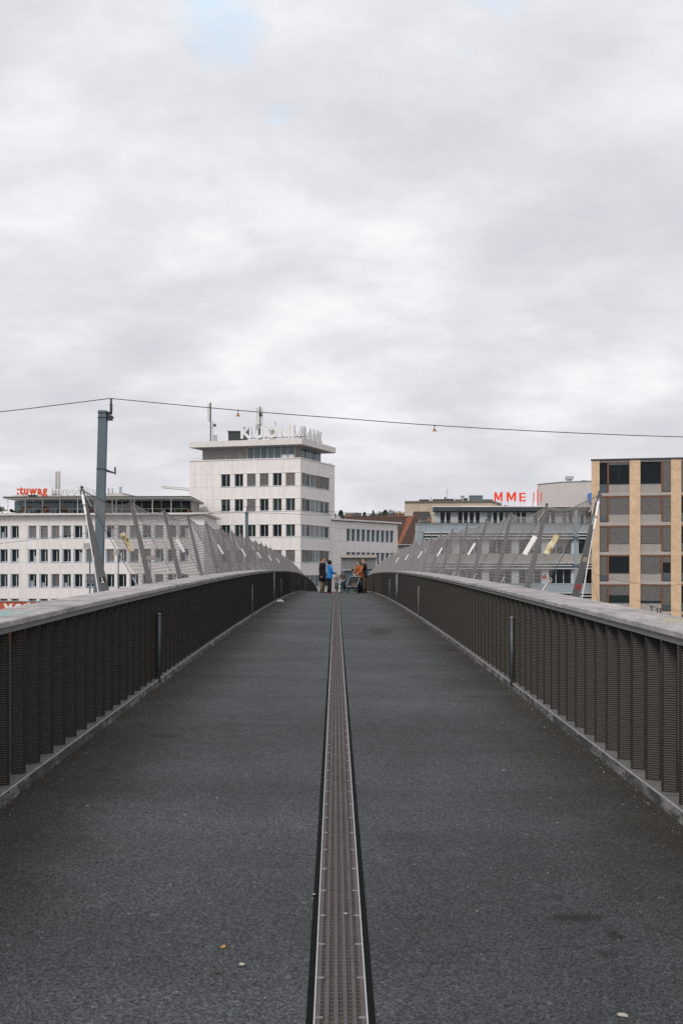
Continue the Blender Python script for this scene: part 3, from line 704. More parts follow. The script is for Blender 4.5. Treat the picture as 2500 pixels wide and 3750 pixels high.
for s in (-1, 1):
    th, top, foot, bot, my = net_fence(s); side = 'left' if s < 0 else 'right'
    m0 = th.children[0]
    # pale tie rods from the first mast back towards the viewer
    q = top(my[0])
    e = wp(362, 2177, 11.75) if s < 0 else wp(2128, 2200, 12.0); d = (e - q); e2 = q + d * 1.5
    MB().tube([q, e2], .0075, 6).build('tie_rod', M_rod, th); dn = d.normalized()
    MB().tube([q + dn * .10, q + dn * .30], .017, 8).tube([q + dn * .34, q + dn * .48], .014, 8).build('rod_turnbuckle', M_strip, th)
    # stickers on the first mast
    def on_mast(f, du=0.0, dv=-.05):
        p0, p1 = foot(my[0]), top(my[0]); p = p0.lerp(p1, f); return p + Vector((du, dv, 0))
    ax = (top(my[0]) - foot(my[0])).normalized(); sd = Vector((ax.z, 0, -ax.x)); nn = Vector((0, -1, 0))
    def decal(name, m, f, w, h, off, parent=th):
        c = foot(my[0]).lerp(top(my[0]), f); t_ = .085 + (.05 - .085) * f; c = c + nn * (t_ / 2 + off)
        M = Matrix((( sd.x, ax.x, nn.x, c.x), (sd.y, ax.y, nn.y, c.y), (sd.z, ax.z, nn.z, c.z), (0, 0, 0, 1)))
        o = MB().box(-w / 2, w / 2, -h / 2, h / 2, 0, .0015, M).build(name, m, parent); return o, M
    if s > 0:
        o, M = decal('sticker', M_sticker_d, .865, .052, .135, .0015)
        decal('sticker_face', M_sticker_w, .865, .044, .125, .0035, o)
        letters(o, 'BROSCHI', M @ Matrix.Translation((.012, -.055, .0062)) @ Matrix.Rotation(R(90), 4, 'Z'), .11, .024, 'B', M_sticker_d, .001, .03, kind='stuff')
        decal('sticker', M_sticker_y, .665, .05, .055, .0015)
        o, M = decal('sticker', M_sticker_r, .525, .085, .07, .0015)
        tag(o, 'torn red sticker')
    else:
        o, M = decal('sticker', M_sticker_y, .525, .085, .095, .0015)
        o2, M = decal('sticker', M_sticker_d, .525, .078, .085, .0035)
        MB().ball(M @ Vector((0, .012, .004)), (.012, .002, .016)).add([M @ Vector(v) for v in ((-.02, -.04, .004), (.02, -.04, .004), (.012, -.012, .004), (-.012, -.012, .004))], [(0, 1, 2, 3)]).build('portrait_print', M_sticker_w, o2)
    # strips tied into the net
    spots = [(13.85, .085, .29, True), (18.6, .055, .27, False), (25.1, .05, .27, False), (31.4, .05, .27, False), (37.8, .05, .27, False), (44.0, .05, .27, False), (50.3, .05, .27, False)] if s < 0 else \
            [(13.45, .09, .30, True), (14.95, .085, .32, False), (21.4, .05, .29, False), (27.9, .05, .27, False), (34.4, .05, .27, False), (40.8, .05, .27, False), (47.0, .05, .27, False)]
    nw = 0
    for y, w, ln, yel in spots:
        fc = .5 if s > 0 else .47
        a, c = on_net(s, bot, top, y, fc - ln / 2.9), on_net(s, bot, top, y, fc + ln / 2.9)
        ax2 = (c - a).normalized(); wide = Vector((s * 1.0, -.55, 0)); wide = (wide - ax2 * wide.dot(ax2)).normalized(); nm = ax2.cross(wide).normalized()
        b = MB(); k = 6; vs = []
        for i in range(k + 1):
            p = a.lerp(c, i / k); ww = w * (1 + (random.uniform(-.12, .10) if yel else 0)); bow = nm * (.004 * math.sin(i * 1.9) if yel else 0.002)
            vs += [p - wide * ww / 2 + bow, p + wide * ww / 2 + bow, p + wide * ww / 2 + bow + nm * .003, p - wide * ww / 2 + bow + nm * .003]
        b.add(vs, [(i * 4 + j, i * 4 + (j + 1) % 4, (i + 1) * 4 + (j + 1) % 4, (i + 1) * 4 + j) for i in range(k) for j in range(4)] + [(3, 2, 1, 0), (k * 4, k * 4 + 1, k * 4 + 2, k * 4 + 3)])
        o = b.build('hanging_strip', M_yellow if yel else M_strip)
        if yel: tag(o, f'torn yellow strip hanging in the near end of the {side} net', 'strip', 'strips hung in the nets')
        else:
            tag(o, f'{ORD[nw]} narrow white strip hanging in the {side} net, counted from the near end', 'strip', 'strips hung in the nets'); nw += 1
    if s > 0:    # anchor rod of the net's near edge, with a ring and a red ribbon tied to it
        bb = bot(my[0]); d = (top(my[0]) - bb).normalized(); d2 = Vector((.55, 0, .83)).normalized()
        MB().tube([bb - d2 * .1, bb + d2 * .21], .012, 8).build('anchor_rod', M_rod, th)
        rg = MB().torus((0, 0, 0), .032, .006, 'y', 20, 6).xf(Matrix.Translation(bb + d2 * .2 + Vector((-.005, -.015, 0)))).build('tied_ring', M_paper); tag(rg, 'small pale ring tied to the anchor rod of the right net', 'ring')
        rb = MB(); base = bb + d2 * .2 + Vector((-.05, -.02, .01)); rb.add([base + Vector(v) for v in ((0, 0, 0), (-.045, .0, .02), (-.05, 0, .055), (-.018, 0, .03), (-.01, 0, .075), (.012, 0, .03), (0, .006, 0), (-.045, .006, .02), (-.05, .006, .055), (-.018, .006, .03), (-.01, .006, .075), (.012, .006, .03))],
            [(0, 1, 2, 3), (0, 3, 4, 5), (9, 8, 7, 6), (11, 10, 9, 6), (1, 7, 8, 2), (4, 10, 11, 5)])
        tag(rb.build('ribbon', M_sticker_r), 'scrap of red ribbon knotted beside the pale ring on the right net', 'ribbon')

# ------------------------------------------------------------------ white office range on the left
def left_building():
    fac = Fac((wx(-260, 128.2), 128.2), (wx(747, 125.0), 125.0))
    th = thing('office_building', 'long white stone office building with a planted roof terrace on the left', 'building', (fac.p0.x + 15, 126, GZ))
    H = lambda x, y=YH: fac.hit(x, y)
    ua, ub = 0.0, fac.len
    cols_px = [(-130, -99), (-88, -58), (-46, -16), (-2.5, 28.5), (39.5, 69.5), (103, 134), (145, 176), (187, 218), (228, 260), (270, 302), (312.5, 344), (387, 419), (430, 463), (474, 507), (520, 553), (565, 598), (611, 645), (656, 690)]
    cols = [(H(a)[0], H(b)[0]) for a, b in cols_px]
    zrow = lambda y0, y1: (H(280, y1)[1], H(280, y0)[1])
    rows = [zrow(1924.5, 1971), zrow(2011, 2059), zrow(2102, 2151), zrow(2193, 2241), zrow(2284, 2332)]
    ztop = H(280, 1888)[1]
    js = []
    for (a, b), (c, d) in zip(cols, cols[1:]):
        js += [(b + c) / 2] if c - b < .8 else [b + .2, c - .2]
    js += [cols[-1][1] + .25, cols[-1][1] + 1.2, cols[0][0] - .3]
    REC = .42
    clad(fac, M_stone, ua, ub, GZ, ztop, rows, cols, js, REC, th)
    # core and far end wall
    side = Fac((fac.p1.x, fac.p1.y), (wx(797, 139.5), 139.5))
    q0 = fac.pt(0, -REC, 0); q1 = fac.pt(ub - .4, -REC, 0)
    prism('core_wall', M_stone_dk, [(q0.x, q0.y), (q1.x, q1.y), (side.p1.x - .5, 139), (q0.x, 142)], GZ, ztop - .02, th)
    for z0, z1 in ((ztop - 3.3, ztop), (ztop - 6.5, ztop - 3.3), (GZ, ztop - 6.5)):
        for k in range(5): panel(side, M_stone, side.len * k / 5 + (.02 if k == 0 else 0), side.len * (k + 1) / 5, z0, z1, .35, th)
    rd = random.Random(4)
    for r, (z0, z1) in enumerate(rows[:4]):
        for c, (a, b) in enumerate(cols):
            if c < 3 and r > 2: continue
            bl = 0; gl = rd.choice([M_glass, M_glass, M_glass_g]); bm = M_blind_w
            if r == 0 and c in (5, 6, 7, 13, 15): bl = .97
            elif r == 0 and c in (8, 12, 14, 16): bl = .75; bm = M_blind_d
            elif r == 1 and c in (10, 11): bl = .97
            elif r == 1 and c in (13, 14): bl = .96; bm = M_blind_d
            elif r == 2 and c in (10,): bl = .72
            elif r == 2 and c in (7, 15): bl = .95; bm = M_blind_d
            w = b - a
            o = window(th, fac, a, b, z0, z1, REC - .06, (.62,), M_frame_w, gl, bl, bm, .07, .10)
            fac.box('jamb', M_jamb, a + .005, a + .17, -REC + .04, -.06, z0 + .02, z1 - .02, o)
            fac.box('sill', M_jamb, a + .02, b - .02, -REC + .05, .035, z0 - .05, z0 + .02, o)
            if not bl and rd.random() < .35:
                u0 = a + (.2 if rd.random() < .6 else w * .64); fac.box('curtain', M_curtain, u0, u0 + w * .3, -REC + .055, -REC + .06, z0 + .12, z0 + (z1 - z0) * rd.choice([.35, .5, .75]), o)
    # cornice slab
    c0 = fac.pt(-.5, .75, 0); c1 = fac.pt(ub + .75, .75, 0); c2 = (wx(810, 137.8), 137.8); c3 = fac.pt(-.5, -16, 0)
    prism('cornice', M_cornice, [(c0.x, c0.y), (c1.x, c1.y), c2, (c3.x + 0, 142)], ztop + .03, H(280, 1880.5)[1], th)
    zt = H(280, 1880.5)[1]
    # terrace storey: set back glass wall under a thin wide canopy
    gw = Fac((wx(53, 134.6), 134.6), (wx(700, 133.6), 133.6))
    zu = 9.42
    n = 18
    for i in range(n):
        a, b = gw.len * i / n, gw.len * (i + 1) / n
        window(th, gw, a + .02, b - .02, zt, zu, .05, (), M_jamb, M_glass_t if i < 9 else M_glass, 0, None, .05, .12)
    p0 = gw.pt(0, -.4, 0); p1 = gw.pt(gw.len, -.4, 0)
    prism('terrace_core', M_stone_dk, [(p0.x, p0.y), (p1.x, p1.y), (p1.x, 141.5), (p0.x, 141.5)], zt, zu, th)
    ca = (wx(14, 130.0), 130.0); cb = (wx(698, 128.9), 128.9)
    prism('canopy_soffit', M_soffit, [ca, cb, (cb[0], 141.9), (ca[0] + .6, 141.9)], zu + .004, zu + .10, th)
    prism('canopy_edge', M_darkroof, [(ca[0] - .06, ca[1] - .06), (cb[0], cb[1] - .06), (cb[0], 142), (ca[0] + .5, 142)], zu + .102, zu + .26, th)
    cl = Fac(ca, cb)
    for px in (62, 124, 186, 248, 311, 373, 435, 449, 514, 579, 645):
        u = gw.hit(px)[0]; q = gw.pt(u, 3.2, 0); MB().tube([(q.x, q.y, zt), (q.x, q.y, zu)], .055, 8).build('canopy_post', M_frame_w, th)
    # terrace railing
    rf = Fac((wx(60, 130.4), 130.4), (wx(690, 129.4), 129.4)); rb = MB(); z1 = zt + .80
    rb.tube([rf.pt(0, 0, z1), rf.pt(rf.len, 0, z1)], .022, 6).build('terrace_rail', M_tube_l, th)
    for i in range(14):
        u = rf.len * i / 13; MB().tube([rf.pt(u, 0, zt), rf.pt(u, 0, z1)], .018, 6).build('rail_post', M_tube_l, th)
    # roof upstand behind the canopy, low roof
    zc = zu + .26
    MB().box(wx(46, 134), wx(350, 134), 134, 140, zc, zc + .48).build('roof_upstand', M_offw, th)
    MB().box(wx(386, 134), wx(449, 134), 134, 140, zc, zc + .75).build('plant_room', M_offw, th)
    a, b_, c = wx(449, 134), wx(532, 134), zc
    MB().add([(a, 134, c), (b_, 134, c), (a, 134, c + .72), (a, 140, c), (b_, 140, c), (a, 140, c + .72)], [(0, 1, 2), (3, 5, 4), (0, 2, 5, 3), (1, 4, 5, 2), (0, 3, 4, 1)]).build('lean_roof', M_offw, th)
    MB().tube([(a, 133.9, c + .76), (b_, 133.9, c + .04)], .04, 6).build('roof_verge', M_steel, th)
    for px0, px1, y0, d in ((394, 403, 1786, 135), (408, 417, 1787, 135.4), (434, 449, 1782, 134.6)):
        x = (wx(px0, d) + wx(px1, d)) / 2; r = (wx(px1, d) - wx(px0, d)) / 2
        o = MB().tube([(x, d, zc + .7), (x, d, wz(y0, d) - .25)], r * .62, 10).build('roof_vent', M_steel_l, th, True)
        MB().tube([(x, d, wz(y0, d) - .3), (x, d, wz(y0, d) - .08), (x, d, wz(y0, d))], [r * .6, r, r * .9], 10).build('vent_cowl', M_panel_w, o, True)
    # twin flues
    for px0, px1, y0 in ((203, 211.5, 1727), (213.5, 222, 1726)):
        d = 137; x = (wx(px0, d) + wx(px1, d)) / 2; r = (wx(px1, d) - wx(px0, d)) / 2
        MB().tube([(x, d, zc), (x, d, wz(y0, d))], r, 12).build('flue', M_soffit, th, True)
    MB().loft([(wx(196, 136.5), 136.5, zc, .2, .2), (wx(196, 136.5), 136.5, zc + .9, .2, .2), (wx(197, 136.5), 136.5, zc + 1.25, .1, .1)], 10).build('flue_hood', M_pole, th, True)
    # roof signs
    d = 131.0; M = Matrix.Translation((wx(63, d), d, wz(1810, d))) @ Matrix.Rotation(R(90), 4, 'X')
    sg = thing('roof_sign', 'orange red lettering reading :tuwag standing on the left canopy roof', 'sign', (wx(110, d), d, zc), 'roof lettering')
    letters(sg, ':tuwag', M, wx(174, d) - wx(63, d), (1810 - 1783) * d / F, 't', M_orange_l, .22, .035, .07)
    for px in (84, 92, 150, 158): MB().tube([(wx(px, d), d + .15, wz(1806, d)), (wx(px + 4, d), d + .5, zc)], .04, 5).build('sign_strut', M_dark, sg)
    MB().loft([(wx(118, d), d + .4, zc, .35, .2), (wx(118, d), d + .4, zc + .3, .75, .25)], 10).build('sign_base', M_dark, sg)
    d = 132.0; M = Matrix.Translation((wx(189, d), d, wz(1809, d))) @ Matrix.Rotation(R(90), 4, 'X')
    sg = thing('roof_sign', 'white lettering reading Immobilien standing on the left canopy roof', 'sign', (wx(270, d), d, zc), 'roof lettering')
    letters(sg, 'Immobilien', M, wx(371, d) - wx(189, d), (1809 - 1783) * d / F, 'I', M_white, .30, .02, .09)
    for px in range(200, 372, 24): MB().tube([(wx(px, d), d + .1, wz(1808, d)), (wx(px, d), d + .35, zc)], .03, 5).build('sign_strut', M_dark, sg)
    return th, zt
LB, TERR_Z = left_building()

def bush(name, label, cat, x, y, z, w, h, m, n=260, group=None, leaf=.09, conic=0.0, stem=True, sq=.8):
    th = thing(name, label, cat, (x, y, z), group)
    rd = random.Random(hash((round(x, 2), round(h, 2), label)) % 99991); b = MB()
    clumps = [(rd.uniform(-.38, .38) * w, rd.uniform(-.3, .3) * w * sq, h * rd.uniform(.3, .78)) for _ in range(max(5, int(w * 3)))]
    for _ in range(n):
        c = rd.choice(clumps); f = (rd.random() ** .5); a, e = rd.uniform(0, 6.283), rd.uniform(-1.2, 1.5); r = w * .26
        p = Vector((c[0] + r * f * math.cos(a) * math.cos(e), c[1] + r * f * math.sin(a) * math.cos(e), c[2] + h * .25 * f * math.sin(e)))
        if conic:
            t = rd.random() ** .75; rr = w * .5 * (1 - t) * rd.uniform(.35, 1.05) + .05 * w; p = Vector((rr * math.cos(a), rr * math.sin(a), h * (.08 + .92 * t)))
        if p.z < .02: p.z = .02 + rd.random() * .1
        q = Vector((rd.gauss(0, 1), rd.gauss(0, 1), rd.gauss(0, 1))).normalized(); s = q.cross(Vector((rd.gauss(0, 1), rd.gauss(0, 1), rd.gauss(0, 1)))).normalized(); l = leaf * rd.uniform(.6, 1.5)
        p += Vector((x, y, z)); b.add([p - q * l, p + s * l * .6, p + q * l, p - s * l * .6], [(0, 1, 2, 3)])
    b.build('foliage' if h < 2.5 else 'crown', m, th)
    if stem: MB().tube([(x, y, z - .05), (x + .02 * w, y, z + h * .45), (x, y, z + h * .75)], [h * .03 + .01, h * .022 + .01, h * .01 + .005], 6).build('stem' if h < 2.5 else 'trunk', M_bark, th)
    return th
z = TERR_Z
for i, (px0, px1, hh, m, lb) in enumerate([
    (-30, 45, 1.0, M_leafg, 'dark green planter shrub at the open left end of the roof terrace'),
    (40, 62, .5, M_leafg, 'low green shrub at the corner of the roof terrace glass wall'),
    (72, 117, .92, M_leafb, 'brown leaved shrub under the orange red roof sign'),
    (142, 197, .95, M_leafb, 'wide reddish brown shrub left of the white roof sign'),
    (219, 263, .95, M_leafb, 'brown and green shrub under the white roof sign, left of the net mast'),
    (222, 240, .55, M_leafg, 'small green shrub beside a brown one under the white roof sign'),
    (322, 347, .9, M_leafb, 'brown shrub on the terrace just left of the tall overhead line pole'),
    (566, 588, 1.0, M_leafg, 'slim green shrub on the terrace to the right of the dark glass bay'),
    (520, 560, .4, M_leafg, 'low grey green shrub along the terrace rail'),
    (638, 684, 1.15, M_leafg, 'big green shrub at the right end of the roof terrace'),
    (670, 704, .7, M_leafb, 'brown green shrub against the white tower wall')]):
    d = 130.9 if i % 2 else 131.4; w = wx(px1, d) - wx(px0, d)
    tb = bush('terrace_shrub', lb, 'shrub', (wx(px0, d) + wx(px1, d)) / 2, d, z + .30, w, hh, m, 420, 'shrubs on the roof terrace', .08)
    MB().box(wx(px0, d) + w * .1, wx(px1, d) - w * .1, d - .2, d + .2, z + .001, z + .33).build('planter', M_soffit, tb)
# a low wall with graffiti in front
gf = Fac((wx(-420, 112), 112), (wx(300, 110), 110))
gw_ = thing('graffiti_wall', 'low wall sprayed orange with the white letters YOU below the left building', 'wall', (wx(0, 111), 111, GZ)); zt = gf.hit(100, 2203)[1]
seq = [(-420, 0, M_graf_p), (0, 26, M_graf), (26, 62, M_graf), (62, 99, M_graf), (99, 112, M_graf_p), (112, 131, M_graf), (131, 142, M_graf_p), (142, 176, M_graf), (176, 190, M_graf_p), (190, 210, M_graf), (210, 300, M_graf_p)]
for i, (a, b, m) in enumerate(seq): gf.box('wall_panel', m, gf.hit(a)[0] + .01, gf.hit(b)[0] - .01, -.3, -.002 * (i % 2), GZ, zt, gw_)
gf.box('wall_capping', M_steel_l, 0, gf.len, -.4, .12, zt + .005, zt + .08, gw_)
u = gf.hit(14)[0]; o = gf.pt(u, .02, zt - 1.75)
letters(gw_, 'YOU', Matrix.Translation(o) @ Matrix.Rotation(gf.ang, 4, 'Z') @ Matrix.Rotation(R(90), 4, 'X'), gf.hit(118)[0] - u, 1.5, 'Y', M_white, .03, .06, .05)
gf.box('white_dash', M_white, gf.hit(113)[0], gf.hit(124)[0], 0, .03, zt - .62, zt - .3, gw_)

# ------------------------------------------------------------------ the tower
A, B, C = (-20.94, 143.0), (-4.88, 139.0), (-0.12, 149.6)
def tower():
    fa, fb = Fac(A, B), Fac(B, C)
    D = (A[0] + C[0] - B[0], A[1] + C[1] - B[1])
    th = thing('office_tower', 'white six storey office tower with a glazed penthouse under a wide flat roof', 'building', (-9, 146, GZ))
    zt = 15.69; REC = .32
    def inset(p, k=REC): c = Vector(((A[0] + C[0]) / 2, (A[1] + C[1]) / 2)); v = Vector(p) - c; return tuple(c + v * (1 - k / v.length * 1.5))
    prism('core_wall', M_stone_dk, [inset(A), inset(B), inset(C), inset(D)], GZ, zt - .02, th)
    zrow = [(11.92, 13.74), (8.40, 10.15), (4.78, 6.51), (1.19, 2.92), (-2.35, -.62), (-5.9, -4.2)]
    cpx = [(809.8, 842.4), (859, 890), (904.5, 936), (951, 983), (998.6, 1031), (1046, 1080)]
    cols = [(fa.hit(a)[0], fa.hit(b)[0]) for a, b in cpx]
    js = [(b + c) / 2 for (a, b), (c, d) in zip(cols, cols[1:])] + [fa.hit(x)[0] for x in (714, 735, 757, 778, 803)]
    clad(fa, M_stone, 0, fa.len - .005, GZ, zt, zrow, cols, js, REC, th)
    # string courses along window heads and sills
    for z0, z1 in zrow:
        for zz in (z0 - .05, z1 + .0): fa.box('string_course', M_cornice, fa.hit(806)[0], fa.len + .03, .003, .05, zz, zz + .05, th); fb.box('string_course', M_cornice, .0, fb.hit(1208)[0], .003, .05, zz, zz + .05, th)
    rd = random.Random(2)
    for r, (z0, z1) in enumerate(zrow[:5]):
        for c, (a, b) in enumerate(cols):
            bl = {(0, 5): 1, (1, 2): 1, (3, 5): .97, (3, 4): .9}.get((r, c), 0); bm = M_blind
            if (r, c) in ((0, 2), (0, 3)): bl = .96; bm = M_blind_d
            o = window(th, fa, a, b, z0, z1, .22, (.55,), M_frame_w, rd.choice([M_glass, M_glass_g]), bl, bm, .06, .08)
            fa.box('sill', M_jamb, a, b, -.2, .06, z0 - .045, z0 + .02, o)
    # ribbon windows on the right face
    b0, b1 = fb.hit(1104.5)[0], fb.hit(1206)[0]
    clad(fb, M_stone, 0.005, fb.len, GZ, zt, zrow, [(b0, b1)], [fb.hit(x)[0] for x in (1125, 1147, 1168, 1190, 1213)], REC, th)
    for r, (z0, z1) in enumerate(zrow[:5]):
        for k in range(6):
            a, b = b0 + (b1 - b0) * k / 6, b0 + (b1 - b0) * (k + 1) / 6
            bl = .97 if (r, k) in ((0, 0), (0, 3), (1, 0), (3, 0), (3, 1)) else (.85 if (r, k) in ((0, 4), (0, 5), (3, 4)) else 0)
            o = window(th, fb, a, b, z0, z1, .2, (), M_frame_w, rd.choice([M_glass, M_glass_b, M_glass_g]), bl, M_blind if k < 4 else M_blind_d, .11, .10)
            if k in (2, 3) and not bl: fb.box('casement', M_frame_w, a + (b - a) * .55, a + (b - a) * .62, -.22, -.16, z0 + .1, z1 - .1, o)
            fb.box('sill', M_jamb, a, b, -.2, .06, z0 - .045, z0 + .02, o)
    # parapet coping
    for f in (fa, fb): f.box('parapet_coping', M_cornice, -.03 if f is fa else .09, f.len + .08, -.6, .08, zt + .004, zt + .14, th)
    # penthouse
    zu = 17.62; q = 1.75
    fp = Fac(fa.pt(1.75, -1.4, 0).xy, fa.pt(fa.len - .95, -1.4, 0).xy); p0 = fp.p0; 
    u742, u906, u1079 = fp.hit(742)[0], fp.hit(906)[0], fp.hit(1079)[0]
    ed = Vector(fp.pt(u1079, 0, 0).xy); st = Vector(fp.pt(u742, 0, 0).xy)
    fq = Fac(tuple(ed), tuple(ed + (Vector(C) - Vector(B)).normalized() * 8.6))
    back = ed + (Vector(C) - Vector(B)).normalized() * 8.6; bk2 = st + (Vector(C) - Vector(B)).normalized() * 8.6
    cen = (ed + st + back + bk2) / 4
    prism('penthouse_core', M_dark, [tuple(cen + (v - cen) * .965) for v in (st, ed, back, bk2)], zt + .1, zu, th)
    for a, b in ((u742, u742 + (u906 - u742) * .53), (u742 + (u906 - u742) * .53, u742 + (u906 - u742) * .83), (u742 + (u906 - u742) * .83, u906)):
        window(th, fp, a, b, zt + .14, zu, .0, (), M_frame_w, M_glass_t, 1.0, M_blind, .05, .05, pitch=.10, proud=.03)
    npn = 7
    for k in range(npn):
        a, b = u906 + (u1079 - u906) * k / npn, u906 + (u1079 - u906) * (k + 1) / npn
        o = window(th, fp, a, b, zt + .14, zu, .0, (), M_jamb, [M_glass_b, M_glass_t, M_glass_b, M_glass_t, M_glass_t, M_glass_t, M_glass_t][k], 0, None, .06, .07)
        if k in (5, 6): fp.box('sun_screen', M_white, a + .12, b - .12, .0, .01, zt + .3, zt + .75, o)
    for k in range(9):
        a, b = fq.len * k / 9, fq.len * (k + 1) / 9
        window(th, fq, a, b, zt + .14, zu, .0, (), M_jamb, M_glass_t if k % 3 else M_glass_g, .9 if k in (0, 1) else 0, M_blind, .09, .07, pitch=.12, proud=.03)
    # roof slab, a thin soffit and the thick pale fascia
    def off(f, u, v): p = f.pt(u, v, 0); return (p.x, p.y)
    a = off(fa, -.05, .1); b = off(fa, fa.len + .22, .1); c = off(fb, fb.len + .05, .16); dd = (a[0] + c[0] - b[0], a[1] + c[1] - b[1])
    prism('roof_slab', M_cornice, [a, b, c, dd], zu + .05, 18.47, th)
    k = .985; ce = ((a[0] + c[0]) / 2, (a[1] + c[1]) / 2)
    prism('roof_soffit', M_soffit, [(ce[0] + (p[0] - ce[0]) * k, ce[1] + (p[1] - ce[1]) * k) for p in (a, b, c, dd)], zu + .004, zu + .047, th)
    for px in (800, 880, 990):
        u = fa.hit(px)[0]; fa.box('fascia_joint', M_stone_dk, u, u + .02, .1, .104, zu + .06, 18.46, th)
    fa.box('terrace_railing', M_jamb, .4, 1.8, -.3, -.26, zt + .45, zt + .49, th); fa.box('railing_post', M_jamb, 1.76, 1.8, -.3, -.26, zt + .14, zt + .45, th)
    fb.box('terrace_railing', M_jamb, fb.len - 1.8, fb.len - .3, -.3, -.26, zt + .3, zt + .34, th); fb.box('railing_post', M_jamb, fb.len - .34, fb.len - .3, -.3, -.26, zt + .14, zt + .3, th)
    return th, fa, fb, 18.47
TW, TFA, TFB, TROOF = tower()
# the lettering on the tower roof
sg = thing('roof_sign', 'big white letters on a steel frame round the corner of the tower roof', 'sign', (-9, 141.6, TROOF), 'roof lettering')
v = -.5
def fm(fac, px, y): u, zz = fac.hit(px, y, v); return u, zz
u0, zb = fm(TFA, 882, 1604.5); u1, _ = fm(TFA, 1078, 1604.5)
M = Matrix.Translation(TFA.pt(u0, v, zb)) @ Matrix.Rotation(TFA.ang, 4, 'Z') @ Matrix.Rotation(R(90), 4, 'X')
letters(sg, 'KUONI', M, u1 - u0, 1.62, 'K', M_white, .26, .035, .10)
u2 = TFB.hit(1107, 1604, v)[0]; u3 = TFB.hit(1179, 1604, v)[0]
M = Matrix.Translation(TFB.pt(u2, v, zb - .03)) @ Matrix.Rotation(TFB.ang, 4, 'Z') @ Matrix.Rotation(R(90), 4, 'X')
letters(sg, 'BANK', M, u3 - u2, 1.62, 'K', M_white, .26, .035, .10)
for fac, ua, ub, n in ((TFA, u0, u1 + 1.6, 9), (TFB, u2 - .8, u3 + .3, 9)):
    MB().tube([fac.pt(ua, v - .1, zb - .06), fac.pt(ub, v - .1, zb - .06)], .05, 6).build('sign_rail', M_dark, sg)
    for i in range(n):
        u = ua + (ub - ua) * (i + .5) / n; s = MB(); s.tube([fac.pt(u, v - .12, zb + 1.5), fac.pt(u, v - .14, TROOF)], .028, 5); s.tube([fac.pt(u, v - .12, zb + 1.0), fac.pt(u + .25, v - 1.1, TROOF)], .024, 5); s.build('sign_strut', M_dark, sg)
def roof_antenna(label, px, d, ytop, parts):
    th = thing('roof_antenna', label, 'antenna', (wx(px, d), d, TROOF), 'mobile phone antennas on the tower roof'); x = wx(px, d)
    MB().tube([(x, d, TROOF), (x, d, wz(ytop, d))], .085, 8).build('antenna_mast', M_dark, th)
    for pa, pb, y0, y1, m, dd in parts:
        a, b = wx(pa, d), wx(pb, d); MB().box(a, b, d - .2 + dd, d + .05 + dd, wz(y1, d), wz(y0, d)).build('antenna_panel', m, th)
    MB().tube([(x - .25, d - .05, wz(ytop + 14, d)), (x + .1, d, wz(ytop + 14, d))], .05, 6).tube([(x - .3, d - .05, wz(ytop + 68, d)), (x + .1, d, wz(ytop + 68, d))], .05, 6).build('antenna_bracket', M_dark, th)
    return th, x
th, x = roof_antenna('antenna mast with one pale panel and a round dish, left on the tower roof', 771.5, 144, 1474, [(760.5, 769, 1479, 1538, M_panel_w, 0)])
MB().tube([(wx(787, 144), 143.8, wz(1558, 144)), (wx(789, 144), 143.55, wz(1558, 144))], [.24, .16], 14).build('dish', M_steel, th)
MB().box(wx(779, 144), wx(794, 144), 143.6, 144.4, TROOF, wz(1594, 144)).build('equipment_cabinet', M_steel_l, th)
MB().tube([(wx(779, 144), 144, TROOF), (wx(779, 144), 144, wz(1540, 144))], .05, 6).tube([(x, 144, wz(1570, 144)), (wx(787, 144), 143.9, wz(1558, 144))], .04, 5).build('dish_post', M_steel_l, th)
th, x = roof_antenna('antenna mast with two pale panels standing behind the tower letters', 953, 146, 1489, [(937.5, 949.5, 1494, 1554, M_panel_w, -.15), (957, 963, 1494, 1553, M_panel_w, .1), (938, 950, 1556, 1575, M_steel_l, -.1)])
MB().box(wx(949, 146), wx(959, 146), 145.7, 146.2, wz(1524, 146), wz(1513, 146)).box(wx(949, 146), wx(957, 146), 145.7, 146.2, wz(1592, 146), wz(1572, 146)).build('radio_unit', M_dark, th)
for px, y0 in ((945, 1545), (948, 1545), (958, 1550)): MB().tube([(wx(px, 146), 146.1, TROOF), (wx(px, 146), 146.1, wz(y0, 146))], .035, 5).build('antenna_leg', M_dark, th)
d = 145.0
th = thing('roof_plant_room', 'dark box shaped plant room on the tower roof behind the letter K', 'plant room', (wx(860, d), d, TROOF))
MB().box(wx(836, d), wx(900, d), d, d + 3, TROOF, wz(1582, d)).build('wall', M_dark, th); MB().box(wx(833.5, d), wx(902, d), d - .1, d + 3.1, wz(1582, d) + .004, wz(1578, d)).build('roof', M_darkroof, th)
MB().box(wx(893, d + .5), wx(910, d + .5), d + .5, d + 2, wz(1590, d), wz(1563, d)).build('duct', M_pole, th)
d = 144.0; tag(MB().box(wx(988, d), wx(1004, d), d, d + 1, TROOF, wz(1577, d)).box(wx(986.5, d), wx(1005, d), d - .05, d + 1.05, wz(1577, d) + .003, wz(1575, d)).build('roof_cabinet', M_soffit), 'small beige cabinet on the tower roof seen through the letter O', 'cabinet')
tag(MB().tube([(wx(1008, d), d, TROOF), (wx(1008, d), d, wz(1549, d))], .045, 6).tube([(wx(1008, d), d, wz(1549, d)), (wx(1008, d), d, wz(1545, d))], .06, 6).build('lightning_rod', M_steel), 'short thin rod standing behind the letter O on the tower roof', 'rod')

